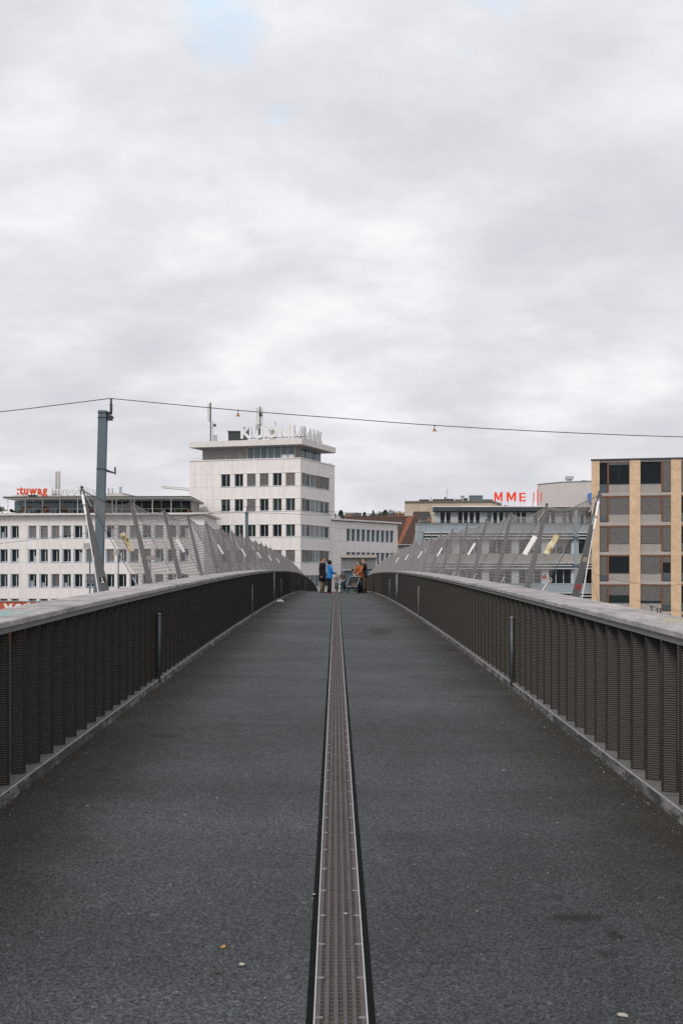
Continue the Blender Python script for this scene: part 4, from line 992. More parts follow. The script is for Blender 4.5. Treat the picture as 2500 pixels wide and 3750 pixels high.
# ------------------------------------------------------------------ low wing right of the tower
def wing():
    f = Fac((wx(1212, 148.4), 148.4), (wx(1452, 160.6), 160.6))
    th = thing('low_wing', 'low white stone wing with narrow windows joined to the right of the tower', 'building', (f.p0.x + 4, 156, GZ))
    cp = [(1268.9, 1282.6), (1287.6, 1300.8), (1306.2, 1319), (1324.7, 1337.4), (1343.1, 1355.3), (1360.7, 1372.8), (1378, 1390), (1395.5, 1407.4), (1412.8, 1424.2), (1429, 1441)]
    cols = [(f.hit(a)[0], f.hit(b)[0]) for a, b in cp]; rows = [(4.46, 6.38), (.9, 2.82), (-2.7, -.8)]; zt = 7.45; REC = .3
    js = [f.hit(x)[0] for x in (1219, 1233, 1248, 1262, 1318.5, 1375.5, 1427)]
    us = [0.2] + js + [f.len]
    zs = [GZ, -2.7, -.8, .9, 2.82, 4.46, 6.38, zt]
    for i in range(0, len(zs), 2):
        for a, b in zip(us, us[1:]): panel(f, M_stone, a, b, zs[i], zs[i + 1], REC, th)
    for z0, z1 in rows:
        pts = [0.2] + js[:4] + [cols[0][0]]
        for a, b in zip(pts, pts[1:]): panel(f, M_stone, a, b, z0, z1, REC, th)
        for (a, b), (c, d) in zip(cols, cols[1:]): f.box('pier', M_frame_w, b, c, -REC, -.03, z0, z1, th)
        panel(f, M_stone, cols[-1][1], f.len, z0, z1, REC, th)
        for i, (a, b) in enumerate(cols): window(th, f, a, b, z0, z1, .22, (), M_jamb, M_glass_b, 0, None, .04, .09)
    a, b = f.pt(.1, -REC, 0), f.pt(f.len - .1, -REC, 0)
    prism('core_wall', M_stone_dk, [(a.x, a.y), (b.x, b.y), (b.x - 4, b.y + 9), (a.x - 1, a.y + 10)], GZ, zt, th)
    e = Fac((f.p1.x, f.p1.y), (f.p1.x - 4, f.p1.y + 9)); e.box('end_wall', M_stone, 0.05, e.len, -.2, 0, GZ, zt, th)
    a, b = f.pt(-.05, .45, 0), f.pt(f.len + .8, .45, 0); prism('cornice', M_cornice, [(a.x, a.y), (b.x, b.y), (b.x - 4, b.y + 10), (a.x - 1, a.y + 11)], zt + .12, 7.80, th)
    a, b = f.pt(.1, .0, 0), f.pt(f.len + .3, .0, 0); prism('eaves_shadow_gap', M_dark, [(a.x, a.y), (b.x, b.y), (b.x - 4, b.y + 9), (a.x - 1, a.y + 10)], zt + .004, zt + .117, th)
    d = 152; tag(MB().box(wx(1228, d), wx(1243, d), d, d + .8, 7.82, wz(1887, d)).build('rooftop_hatch', M_white), 'small white hatch on the roof of the low wing', 'roof hatch')
    tag(MB().box(wx(1224.5, d + 1), wx(1231, d + 1), d + 1, d + 1.6, 7.82, wz(1880, d)).box(wx(1224, d + 1), wx(1231.6, d + 1), d + .95, d + 1.65, wz(1880, d) + .003, wz(1879, d)).build('chimney', M_tile_r), 'small red brick chimney at the tower end of the low wing roof', 'chimney')
wing()
# pavilion at the far end of the bridge
d = 130.0
th = thing('entrance_pavilion', 'grey panelled pavilion with a flat concrete roof at the far end of the bridge', 'pavilion', (wx(1312, d), d, GZ))
zs_ = wz(2042, d); zb_ = zk(121) - .15
MB().box(wx(1245, d), wx(1379, d), d - .4, d + 6, zs_ + .004, wz(2032, d)).build('roof_slab', M_conc, th)
edges = [1249.5, 1264, 1310, 1354, 1376]
for a, b in zip(edges, edges[1:]): MB().box(wx(a, d) + .01, wx(b, d) - .01, d, d + .15, wz(2084, d), zs_).build('wall_panel', mat('grey pavilion panel', (.19, .195, .195), .6, .1, 2, fine=.1, fscale=20) if a == 1249.5 else MATS['grey pavilion panel'], th)
MB().box(wx(1249.5, d), wx(1376, d), d + .16, d + 5.5, zb_, zs_ - .02).build('core_wall', M_dark, th)
MB().box(wx(1376, d) + .02, wx(1379, d), d - .05, d + .2, zb_, zs_).build('corner_post', M_frame_w, th)
MB().box(wx(1247, d), wx(1287, d), d - .35, d - .02, wz(2088.5, d), wz(2084.3, d)).build('lintel', M_conc, th)
for a, b in ((1250, 1272), (1273, 1297), (1300, 1336), (1338, 1374)):
    MB().box(wx(a, d), wx(b, d), d + .02, d + .1, zb_, wz(2089, d)).build('glass_door', M_glass_t, th)
MB().tube([(wx(1298, d), d - .1, zb_), (wx(1298, d), d - .1, wz(2090, d))], .06, 8).build('door_post', M_frame_w, th)

# ------------------------------------------------------------------ roofs and blocks behind
def tiled_house(label, ridge, eave, m, stripe=None, courses=26, wall=M_cream, zwall=None):
    """ridge, eave: ((px0, py, d), (px1, py, d)); the visible slope is laid in overlapping courses."""
    r0, r1 = wp(*ridge[0]), wp(*ridge[1]); e0, e1 = wp(*eave[0]), wp(*eave[1])
    th = thing('tiled_house', label, 'house', ((e0.x + e1.x) / 2, e0.y, GZ)); nrm = (r1 - r0).cross(e0 - r0).normalized(); nrm = nrm if nrm.z > 0 else -nrm
    def courses_of(name, mm, f0, f1, lift):
        b = MB()
        for i in range(courses):
            t0, t1 = i / courses, (i + 1) / courses + .01
            def pt(t, q): return r0.lerp(e0, t).lerp(r1.lerp(e1, t), q)
            qa, qb = f0(t0), f1(t0); up, dn = nrm * lift, nrm * (lift + .035)
            p = [pt(t0, qa) + up, pt(t0, qb) + up, pt(t1, f1(t1)) + dn, pt(t1, f0(t1)) + dn]; b.add(p + [p[3] - nrm * .05, p[2] - nrm * .05], [(0, 1, 2, 3), (3, 2, 5, 4)])
        return b.build(name, mm, th)
    courses_of('roof', m, lambda t: 0, lambda t: 1, 0)
    if stripe: courses_of('new_tile_strip', M_tile_o, *stripe, .012)
    bx = 2 * (r0 - e0); b0, b1 = e0 + Vector((bx.x, bx.y, 0)), e1 + Vector((2 * (r1 - e1).x, 2 * (r1 - e1).y, 0))
    MB().add([r0, r1, b1, b0, r0 - Vector((0, 0, .2)), r1 - Vector((0, 0, .2)), b1 - Vector((0, 0, .2)), b0 - Vector((0, 0, .2))], CUBE_F).build('rear_roof', m, th)
    MB().tube([r0 + Vector((0, 0, .03)), r1 + Vector((0, 0, .03))], .11, 6).build('ridge_tile', M_tile_r, th)
    ins = (r0 - e0); ins.z = 0; ins = ins.normalized() * .5
    vs = [e0 + ins, e1 + ins, b1 - ins, b0 - ins]; lo = [Vector((p.x, p.y, GZ)) for p in vs]; hi = [Vector((p.x, p.y, e0.z - .06)) for p in vs]
    MB().add(lo + hi, CUBE_F).build('wall', wall, th)
    for a, r, c, sx in ((vs[0], r0, vs[3], 1), (vs[1], r1, vs[2], -1)):
        a2, c2 = Vector((a.x, a.y, e0.z - .06)), Vector((c.x, c.y, e0.z - .06)); t = Vector((r.x, r.y, r.z - .25)); o = Vector((sx * .25, 0, 0))
        MB().add([a2, c2, t, a2 + o, c2 + o, t + o], [(0, 1, 2), (3, 5, 4), (0, 3, 4, 1), (1, 4, 5, 2), (2, 5, 3, 0)]).build('gable', wall, th)
    g0, g1 = e0 + nrm * .02, e1 + nrm * .02; MB().tube([g0 - Vector((0, .08, .05)), g1 - Vector((0, .08, .05))], .09, 6).build('gutter', M_steel_l, th)
    return th
tiled_house('house whose long brown tiled roof has a slanting strip of new orange tiles', ((1268, 1892.5, 190), (1535, 1891.5, 190)), ((1240, 1996, 180), (1508, 1994, 180)), M_tile,
    (lambda t: .835 - (.02 * t if t < .5 else .01 + .05 * (t - .5)) + 0.003 * math.sin(t * 40), lambda t: .925 - .085 * t + .004 * math.sin(t * 31)), 30, M_conc)
th = tiled_house('small dark tiled roof peeping over the end of the long brown roof', ((1514, 1875, 203), (1573, 1875, 203)), ((1507, 1909, 199), (1580, 1908, 199)), M_tile_d, None, 10, M_cream)
b = [wp(1560, 1906.5, 198.7), wp(1577, 1907.5, 198.7), wp(1569, 1893, 200)]
MB().add(b + [p + Vector((0, .06, 0)) for p in b], [(0, 1, 2), (3, 5, 4), (0, 3, 4, 1), (1, 4, 5, 2), (2, 5, 3, 0)]).build('tile_patch', M_tile_o, th)
# beige block
d = 216.0
th = thing('beige_building', 'long plain beige building with cluttered flat roof behind the grey office block', 'building', (wx(1650, d), d, GZ))
pl = [(1481, 1836), (1798, 1833.5), (1835, 1845)]
vs = [wp(1481, 1836, d), wp(1798, 1833.5, d), wp(1836, 1845, d)]; n3 = len(vs); dep = Vector((2, 14, 0))
lo = [Vector((p.x, p.y, GZ)) for p in vs]
MB().add(lo + vs + [p + dep for p in lo] + [p + dep for p in vs], [(0, 1, 4, 3), (1, 2, 5, 4), (6, 9, 10, 7), (7, 10, 11, 8), (0, 3, 9, 6), (2, 8, 11, 5), (3, 4, 10, 9), (4, 5, 11, 10), (0, 6, 7, 1), (1, 7, 8, 2)]).build('wall', M_beige, th)
for p, q in ((vs[0], vs[1]), (vs[1], vs[2])): stick(MB(), p + Vector((0, -.1, -.12)), q + Vector((0, -.1, -.12)), .34, .3, .34, .3, (0, 0, 1)).build('roof_edge', mat('mossy roof edge', (.17, .16, .13), .9, .3, 1.5) if p is vs[0] else MATS['mossy roof edge'], th)
for px in (1530, 1573, 1618, 1663, 1777): MB().box(wx(px, d), wx(px, d) + .06, d - .05, d + .05, wz(1890, d), wz(1844, d)).build('downpipe', M_soffit, th)
stick(MB(), wp(1481, 1876, d - .03), wp(1560, 1876, d - .03), .14, .1, .14, .1, (0, 0, 1)).build('string_course', M_conc, th)
MB().box(wx(1481, d - .5), wx(1510, d - .5), d - .4, d - .06, GZ, wz(1878, d)).build('lower_wall', M_cream, th)
for i, (a, b, y0, y1, nm, m, lb) in enumerate([(1535, 1571, 1829, 1834, 'solar_panel', M_dark, 'leftmost low dark panel on the beige roof'), (1584, 1626, 1828, 1834, 'solar_panel', M_dark, 'long low dark panel left of the thin aerial on the beige roof'),
        (1633, 1661, 1827, 1834, 'solar_panel', M_dark, 'low dark panel right of the thin aerial on the beige roof'), (1666, 1690, 1829, 1834, 'roof_box', M_dark, 'low dark box in the middle of the beige roof'), (1700, 1711, 1826, 1834, 'roof_vent', M_dark, 'small dark vent left of the grey roof box'),
        (1718, 1766.5, 1816, 1834, 'roof_plant', M_pole, 'largest grey plant box on the beige roof'), (1728, 1746, 1823, 1834, 'skylight', M_panel_w, 'white skylight dome in front of the grey plant box'), (1764, 1803, 1829, 1836, 'roof_box', M_dark, 'dark sloping box at the right end of the beige roof'),
        (1688, 1699, 1817, 1834, 'roof_vent', M_steel_l, 'pale capped vent on the beige roof'), (1576, 1579, 1821, 1834, 'roof_pipe', M_steel_l, 'thin pale pipe on the beige roof'), (1627, 1632, 1820, 1834, 'roof_pipe', M_dark, 'dark stub pipe beside the thin aerial')]):
    dd = d + 1 + i * .25; bb = MB().box(wx(a, dd), wx(b, dd), dd - .1, dd + .9, wz(1834.5, d), wz(y0, dd))
    if nm in ('roof_vent', 'roof_plant'): bb.box(wx(a - 1, dd), wx(b + 1, dd), dd - .2, dd + 1, wz(y0, dd) + .002, wz(y0 - 1.6, dd))
    tag(bb.build(nm, m), lb, 'roof equipment', 'equipment on the beige roof')
x = wx(1637, d + 2); tag(MB().tube([(x, d + 2, wz(1835, d)), (x, d + 2, wz(1782, d))], [.06, .025], 5).tube([(x - .3, d + 2, wz(1800, d)), (x + .25, d + 2, wz(1800, d))], .03, 4).build('aerial', M_steel), 'tall thin aerial on the beige roof', 'aerial')
# white block with the blue letter
d = 150.0
th = thing('white_block', 'blank off white building block with a blue letter a behind the brick building', 'building', (wx(2080, d), d, GZ))
vs = [wp(1966, 1774, d), wp(2060, 1765, d + .2), wp(2230, 1760, d + .6)]; lo = [Vector((p.x, p.y, GZ)) for p in vs]; dep = Vector((6, 18, 0))
MB().add(lo + vs + [p + dep for p in lo] + [p + dep for p in vs], [(0, 1, 4, 3), (1, 2, 5, 4), (6, 9, 10, 7), (7, 10, 11, 8), (0, 3, 9, 6), (2, 8, 11, 5), (3, 4, 10, 9), (4, 5, 11, 10), (0, 6, 7, 1), (1, 7, 8, 2)]).build('wall', M_offw, th)
for p, q in ((vs[0], vs[1]), (vs[1], vs[2])): MB().tube([p + Vector((0, -.05, .03)), q + Vector((0, -.05, .03))], .07, 6).build('roof_edge', M_steel_l, th)
letters(th, 'a', Matrix.Translation(wp(2150, 1837, d - .1)) @ Matrix.Rotation(R(90), 4, 'X'), 36 * d / F, 33 * d / F, 'a', M_blue_l, .12, .05)
vx0, vx1 = wx(2076, d + 4), wx(2094, d + 4)
vt = thing('roof_vent', 'square grey vent cowl on top of the white block', 'roof equipment', ((vx0 + vx1) / 2, d + 4, wz(1765, d)))
MB().box(vx0, vx1, d + 4, d + 4.7, wz(1770, d + 4), wz(1755, d + 4)).build('vent_neck', M_steel_l, vt); MB().box(wx(2071.5, d + 4), wx(2098, d + 4), d + 3.8, d + 4.9, wz(1755, d + 4) + .004, wz(1744, d + 4)).build('vent_cowl', M_steel_l, vt)
tag(MB().add([wp(2120, 1762, d + 5), wp(2135, 1758, d + 5), wp(2160, 1761, d + 5), wp(2160, 1763, d + 6), wp(2120, 1764, d + 6), wp(2135, 1762, d + 6)], [(0, 1, 2), (0, 2, 3, 4), (4, 3, 5), (0, 4, 5, 1), (1, 5, 3, 2)]).build('roof_hatch', M_dark), 'flat dark hatch on top of the white block near the brick building', 'roof hatch')

# ------------------------------------------------------------------ grey office block on the right
def grey_office():
    f = Fac((wx(1524, 112), 112), (wx(2330, 112), 112))
    th = thing('grey_office', 'grey blue office block with white louvre bands behind the right net', 'building', (wx(1850, 112), 112, GZ))
    H = f.hit; zt = H(1600, 1917)[1]
    a, b = f.pt(.05, -.5, 0), f.pt(f.len, -.5, 0)
    prism('core_wall', M_dark, [(a.x, a.y), (b.x, b.y), (b.x, 128), (wx(1526, 128), 128)], GZ, zt, th)
    f.box('roof_edge', M_darkroof, -.08, f.len, -.5, .1, zt + .003, zt + .09, th); f.box('eaves_line', M_steel_l, -.08, f.len, .0, .08, zt - .10, zt - .003, th)
    prism('end_wall', M_cream, [(f.p0.x - .06, 112.6), (f.p0.x + .1, 112.6), (wx(1525, 128), 128), (wx(1520, 128), 128)], GZ, zt, th)
    bays = [1524] + [1559 + 109 * i for i in range(8)]
    zb = lambda y: H(1700, y)[1]
    # spandrels
    def span(y0, y1, m, x0=1524, nj=2):
        for p, q in zip(bays, bays[1:]):
            if q <= x0: continue
            for k in range(nj):
                s, t = max(p, x0) + (q - max(p, x0)) * k / nj, max(p, x0) + (q - max(p, x0)) * (k + 1) / nj
                f.box('cladding_panel', m, H(s)[0] + .008, H(t)[0] - .008, -.3, random.uniform(-.005, 0), zb(y1), zb(y0), th)
    span(1920, 1949, M_cladb)
    f.box('corner_cladding', M_cladb, 0, H(1549)[0], -.3, -.004, GZ, zb(1950), th)
    for yy in ((1950.5, 1960.7, 1972), (2061.5, 2071, 2081.5), (2171, 2182.5, 2193.5), (2281, 2292, 2303)):
        for y in yy: f.box('louvre_band', M_cladl, H(1551)[0], f.len, .05, .42, zb(y + 2.2), zb(y - 2.2), th)
        f.box('recess_panel', M_dark, H(1551)[0], f.len, -.3, -.2, zb(yy[2] + 2), zb(yy[0] - 2), th)
    rd = random.Random(5)
    for y0, y1, s0, s1 in ((1975, 2029, 2030, 2059), (2085, 2138, 2139, 2168), (2196, 2249, 2250, 2279)):
        span(s0, s1, M_cladb if y0 > 2000 else M_spandrel, 1551, 2)
        for p, q in zip(bays[1:], bays[2:]):
            f.box('column', M_cladl, H(p - 13)[0], H(p + 13)[0], -.45, -.02, zb(y1), zb(y0), th)
            e = [p + 13, p + 13 + (q - p - 26) / 3, p + 13 + 2 * (q - p - 26) / 3, q - 13]
            for k in range(3):
                bl = rd.choice([0, 0, 0, .5, .9]) if y0 < 2080 else rd.choice([0, 0, .3])
                window(th, f, H(e[k])[0], H(e[k + 1])[0], zb(y1), zb(y0), .25, (), M_jamb, M_glass, bl, M_blind_d, .04, .06)
    # set back top storey
    g = Fac((wx(1590, 116), 116), (wx(2330, 116), 116)); G = g.hit
    ztop = G(1700, 1859)[1]; zu = G(1700, 1874.5)[1]
    prism('top_storey_core', M_dark, [(g.p0.x + .3, 116.4), (g.p1.x, 116.4), (g.p1.x, 127), (wx(1600, 127), 127)], zt + .09, ztop - .05, th)
    prism('roof_slab', M_cornice, [tuple(g.pt(-.35, 1.1, 0).xy), tuple(g.pt(g.len, 1.1, 0).xy), tuple(g.pt(g.len, -9, 0).xy), (wx(1592, 125), 125)], ztop, ztop + .10, th)
    for k in range(5):
        z0 = zu + (ztop - zu) * (k + .15) / 5; g.box('louvre_band', M_cladb if k else M_darkroof, -.25, g.len, -.2, .95 - .08 * (4 - k), z0, z0 + (ztop - zu) / 5 * .6, th)
    pat = [(1590, 1611, 'p'), (1611, 1629, 'w'), (1632, 1650, 'w'), (1650, 1676, 'p'), (1676, 1694, 'w'), (1696, 1713, 'w'), (1718, 1735, 'w'), (1740, 1757, 'w'), (1757, 1782, 'p'), (1782, 1800, 'g'), (1804, 1821, 'w'), (1826, 1843, 'w'), (1847, 1862, 'g'), (1866, 1890, 'p')]
    for sft in (0, 276, 552):
        for p, q, t in pat:
            p, q = p + sft, q + sft
            if p > 2320: continue
            zz0 = zt + .12
            if t == 'p': g.box('wall_panel', M_cladl, G(p)[0], G(q)[0], -.3, -.02, zz0, zu, th)
            else: window(th, g, G(p)[0], G(q)[0], zz0, zu, .15, (), M_frame_w, M_glass_t if t == 'g' else M_glass, 0, None, .05, .08)
        for p in (1630.5, 1695, 1715.5, 1737.5, 1802, 1823.5, 1845, 1864): g.box('mullion', M_frame_w, G(p - 2.2 + sft)[0], G(p + 2.2 + sft)[0], -.3, -.03, zt + .12, zu, th)
    r = Fac((wx(1545, 112.3), 112.3), (wx(2330, 112.3), 112.3)); z1 = zt + .28
    MB().tube([r.pt(0, 0, z1), r.pt(r.len, 0, z1)], .02, 5).build('roof_rail', M_tube_l, th)
    for k in range(16): MB().tube([r.pt(r.len * k / 15, 0, zt), r.pt(r.len * k / 15, 0, z1)], .015, 5).build('rail_post', M_tube_l, th)
    # white light band on the roof
    MB().box(wx(1690, 122), wx(1804, 122), 122, 122.5, ztop + .1, wz(1852, 122)).build('roof_light', M_cornice, th)
    return ztop
OZ = grey_office()
d = 119.5
sg = thing('roof_sign', 'red letters MME and three thin red bars standing on the grey office roof', 'sign', (wx(1870, d), d, OZ), 'roof lettering')
zc = wz(1836, d); hh = 33.5 * d / F
for ch, a, b in (('M', 1809, 1838.5), ('M', 1854, 1888), ('E', 1900, 1924.5)):
    letters(sg, ch, Matrix.Translation((wx(a, d), d, zc)) @ Matrix.Rotation(R(90), 4, 'X'), wx(b, d) - wx(a, d), hh, 'M', M_red, .15, .008)
    for px in (a + 6, b - 6): MB().tube([(wx(px, d), d + .1, OZ + .1), (wx(px, d), d + .1, zc + .3)], .025, 5).build('sign_post', M_steel_l, sg)
for px, y0, y1 in ((1953, 1803, 1836.5), (1967, 1792, 1848), (1980.5, 1803, 1836.5)):
    MB().box(wx(px - 1.7, d), wx(px + 1.7, d), d - .06, d + .06, wz(y1, d), wz(y0, d)).build('red_bar', M_red, sg)
    MB().tube([(wx(px, d), d + .12, OZ + .1), (wx(px, d), d + .12, wz(y1 - 6, d))], .025, 5).build('sign_post', M_steel_l, sg)
MB().tube([(wx(1947, d), d + .6, OZ + .1), (wx(1953, d), d + .1, wz(1830, d))], .03, 5).build('sign_strut', M_steel, sg)
bush('roof_shrub', 'small green shrub growing on the roof beneath the red letters', 'shrub', wx(1852, 121), 121, OZ + .05, 1.1, .62, M_leafg, 240, None, .06)

# ------------------------------------------------------------------ sand brick building
def brick_building():
    f = Fac((wx(2165, 111.0), 111.0), (wx(2860, 107.2), 107.2))
    th = thing('brick_building', 'sand coloured brick building with rust red window frames and grey blinds on the right', 'building', (f.p0.x + 5, 110, GZ)); H = f.hit
    zz = lambda yz: wz(1600 + .4464 * yz, 111.0)
    zt = zz(194); REC = .45
    prism('core_wall', M_dark, [tuple(f.pt(.05, -REC - .05, 0).xy), tuple(f.pt(f.len, -REC - .05, 0).xy), tuple(f.pt(f.len, -16, 0).xy), (wx(2182, 127), 127)], GZ, zt, th)
    f.box('roof_edge', M_darkroof, -.08, f.len, -.6, .1, zt + .003, zz(183), th); prism('roof', M_darkroof, [tuple(f.pt(.1, -.61, 0).xy), tuple(f.pt(f.len, -.61, 0).xy), tuple(f.pt(f.len, -16, 0).xy), (wx(2185, 127), 127)], zt + .003, zt + .2, th)
    colpx = [(2165, 2193.5), (2303.5, 2343), (2455, 2492.5), (2604, 2643), (2754, 2793)]
    for a, b in colpx: f.box('brick_pier', M_brick, H(a)[0], H(b)[0], -REC, 0, GZ, zt, th)
    q = f.pt(.0, -REC - .002, 0); prism('side_wall', M_brick, [(q.x, q.y), (q.x + .25, q.y), (wx(2182, 127), 127), (wx(2180, 127), 127)], GZ, zt, th)
    beams = [(193, 211), (460, 486), (701, 729), (943, 969), (1185, 1209), (1427, 1451), (1669, 1693)]
    rd = random.Random(11)
    blinds = {(0, 0): (0, .12), (0, 1): (.0, .95), (1, 0): (.78, .97), (1, 1): (.97, .97), (2, 0): (.97, .97), (2, 1): (.95, .95), (3, 0): (.75, .0), (3, 1): (.97, .25), (4, 0): (.97, .55), (4, 1): (.85, .75)}
    for bay in range(4):
        a, b = H(colpx[bay][1])[0], H(colpx[bay + 1][0])[0]; w = b - a
        nar_left = bay % 2 == 0
        for k in range(6):
            zt_, zb_ = zz(beams[k][1]), zz(beams[k + 1][0])
            f.box('floor_beam', M_conc, a, b, -REC, -.10, zz(beams[k][1]), zz(beams[k][0]) - (0 if k else .01), th)
            if k: f.box('head_rail', M_rustfr, a, b, -REC, -.14, zt_ - .155, zt_ - .012, th); zt_ -= .157
            nw = w * .315; ww = w - nw
            na, nb = (a, a + nw) if nar_left else (b - nw, b)
            wa, wb = (nb, b) if nar_left else (a, na)
            bl = blinds.get((k, bay), (rd.choice([.5, .97, 0]), rd.choice([.97, .8, .2])))
            bn, bw = bl if nar_left else (bl[1], bl[0]) if False else bl
            if not nar_left: bn, bw = bl[1], bl[0]
            if nar_left: na2, nb2 = na, nb - .16; fr = (nb - .16, nb)
            else: na2, nb2 = na + .16, nb; fr = (na, na + .16)
            f.box('frame_post', M_rustfr, fr[0], fr[1], -REC, -.13, zb_, zt_, th)
            o = window(th, f, na2, nb2, zb_ + .02, zt_, .3, (), M_dark, M_glass, bn, M_blind, .05, .09, pitch=.085, proud=.04)
            f.box('fall_guard', M_glass_b, na2 + .05, nb2 - .05, -.27, -.255, zb_ + .08, zb_ + .95, o)
            zs = zb_ + (.80 if k else .84)
            o = window(th, f, wa, wb, zs + .06, zt_, .3, (.5,) if bw else (), M_dark, [M_glass, M_glass_g, M_glass][k % 3], bw, M_blind, .05, .09, pitch=.085, proud=.04)
            f.box('sill', M_steel_l, wa, wb, -.34, -.14, zs + .012, zs + .055, o)
            f.box('spandrel', M_spandrel, wa, wb, -REC, -.16, zb_, zs, th)
            if k == 0: f.box('lamp_tube', M_cladl, wa + .15, wb - .1, -.33, -.318, zt_ - .42, zt_ - .36, o)
brick_building()

# ------------------------------------------------------------------ overhead line pole, feeder wire, warning signs
def line_pole():
    d = 40.0; cx = lambda y: 375 - (y - 1502) * .0263
    top, bot = wp(cx(1502), 1502, d), wp(cx(2819), 2819, d); w = .33; up = (top - bot).normalized()
    th = thing('overhead_line_pole', 'tall blue grey square steel pole rising behind the left net', 'pole', bot)
    stick(MB(), bot + Vector((0, w / 2, 0)), top + Vector((0, w / 2, 0)), w, w, w * .98, w * .98, (1, 0, 0)).build('pole', M_pole, th)
    at = lambda y: bot.lerp(top, (2819 - y) / (2819 - 1502)) + Vector((0, w / 2, 0))
    for y in (1511, 1528, 1717): stick(MB(), at(y + 1.2), at(y - 1.2), w + .035, w + .035, w + .035, w + .035, (1, 0, 0)).build('clamp_band', M_dark, th)
    q = lambda px, y, dd=0: wp(px, y, d) + Vector((0, .165 + dd, 0))
    b = MB(); b.box(wx(391, d), wx(409, d), d + .05, d + .28, wz(1537, d), wz(1520, d)); b.box(wx(391, d), wx(399, d), d + .08, d + .25, wz(1519.8, d), wz(1506, d)); b.tube([q(405, 1526), q(414.5, 1527)], .03, 6); b.build('insulator_bracket', M_dark, th)
    i = MB(); i.tube([q(404.4, 1516), q(404.4, 1509), q(404.4, 1476), q(404.4, 1470), q(404.3, 1458)], [.045, .04, .035, .045, .03], 10); i.tube([q(399, 1457.8), q(410, 1457.8)], .028, 6)
    o = i.build('insulator', M_ceram, th, True)
    for k in range(7): MB().tube([q(404.4, 1506 - k * 4.6), q(404.4, 1504.4 - k * 4.6)], [.085, .04], 14).build('insulator_shed', M_ceram, o)
    b = MB(); stick(b, q(388, 1722), q(420, 1732), .10, .05, .05, .05, (0, 0, 1)); b.build('bracket_arm', M_dark, th); b = MB(); b.box(wx(416.5, d), wx(421.5, d), d + .13, d + .2, wz(1736, d), wz(1709.5, d)); b.build('bracket_upright', M_dark, th)
    return th
line_pole()
def smooth(pts, k=8):
    pts = [Vector(p) for p in pts]; P = [pts[0] * 2 - pts[1]] + pts + [pts[-1] * 2 - pts[-2]]; o = []
    for i in range(1, len(P) - 2):
        for j in range(k):
            t = j / k; o.append(.5 * ((2 * P[i]) + (P[i + 1] - P[i - 1]) * t + (2 * P[i - 1] - 5 * P[i] + 4 * P[i + 1] - P[i + 2]) * t * t + (3 * P[i] - P[i - 1] - 3 * P[i + 1] + P[i + 2]) * t ** 3))
    return o + [pts[-1]]
D = 40.17
right = smooth([wp(*p, D) for p in ((404, 1459), (871, 1502.5), (1260, 1532.7), (1588, 1557.5), (2050, 1583), (2500, 1600), (3100, 1612))])
left = smooth([wp(*p, D) for p in ((404, 1459), (200, 1484.5), (0, 1508), (-500, 1556))])
tag(MB().tube(left[::-1] + right[1:], .0165, 6).build('feeder_wire', M_wire), 'black overhead wire crossing the sky above the bridge from the tall pole', 'wire')
for px, wy, lb in ((872, 1502.5, 'yellow triangular high voltage sign hanging from the wire left of the tower antenna pair'), (1590, 1557.5, 'yellow triangular high voltage sign hanging from the wire over the beige building')):
    th = thing('warning_sign', lb, 'warning sign', wp(px, wy, D), 'warning signs on the overhead wire')
    MB().tube([wp(px, wy, D), wp(px, wy + 9, D)], .012, 5).build('hanger', M_wire, th); MB().box(wx(px - 2, D), wx(px + 2, D), D - .02, D + .02, wz(wy + 3, D), wz(wy - 1.5, D)).build('wire_clip', M_wire, th)
    def tri(s, y0, y1, dd): return [wp(px, y0, D + dd), wp(px - s, y1, D + dd), wp(px + s, y1, D + dd)]
    a, b = tri(8.2, wy + 8, wy + 22.5, -.004), tri(8.2, wy + 8, wy + 22.5, .004); pf = [(0, 1, 2), (3, 5, 4), (0, 3, 4, 1), (1, 4, 5, 2), (2, 5, 3, 0)]
    pl = MB().add(a + b, pf).build('sign_border', M_dark, th)
    for dd in (-.006, .0055): MB().add(tri(6.0, wy + 11, wy + 21.2, dd) + tri(6.0, wy + 11, wy + 21.2, dd + .001), pf).build('sign_face', M_warn, pl)
    B = lambda x, y: wp(px + x, wy + y, D - .008)
    MB().add([B(.6, 12.6), B(-1.5, 17.2), B(.2, 16.9), B(-.9, 20.8), B(1.9, 15.7), B(.3, 15.9), B(1.8, 12.8)], [(0, 1, 2, 5, 6), (2, 3, 4, 5)]).build('lightning_bolt', M_dark, pl)

# second pole and thin wires over the tracks
d = 100.0
th = thing('overhead_line_pole', 'short blue grey pole in front of the white tower, rising from behind the left net', 'pole', wp(903, 2300, d))
MB().box(wx(898, d), wx(908.5, d), d, d + .3, GZ, wz(1882, d)).build('pole', M_pole, th); MB().box(wx(896.5, d), wx(910, d), d - .05, d + .35, wz(1882, d) + .003, wz(1875, d)).build('pole_head', M_pole, th)
MB().tube([wp(904, 1876, d + .15), wp(904, 1854, d + .15)], .045, 6).build('insulator', M_ceram, th)
dw = 100.15
for pts, lb in (([(904, 1854), (640, 1902), (311, 1953), (0, 1990), (-400, 2030)], 'thin wire from the short pole down to the left across the white office windows'),
        ([(904, 1854), (1060, 1866), (1225, 1874.5), (1500, 1885), (1900, 1892)], 'upper thin wire from the short pole to the right across the tower'),
        ([(620, 1889), (765, 1881), (904, 1878), (1060, 1882), (1225, 1889), (1500, 1893)], 'lower thin wire passing the head of the short pole')):
    tag(MB().tube(smooth([wp(*p, dw) for p in pts]), .018, 5).build('contact_wire', M_wire), lb, 'wire', 'thin overhead wires')
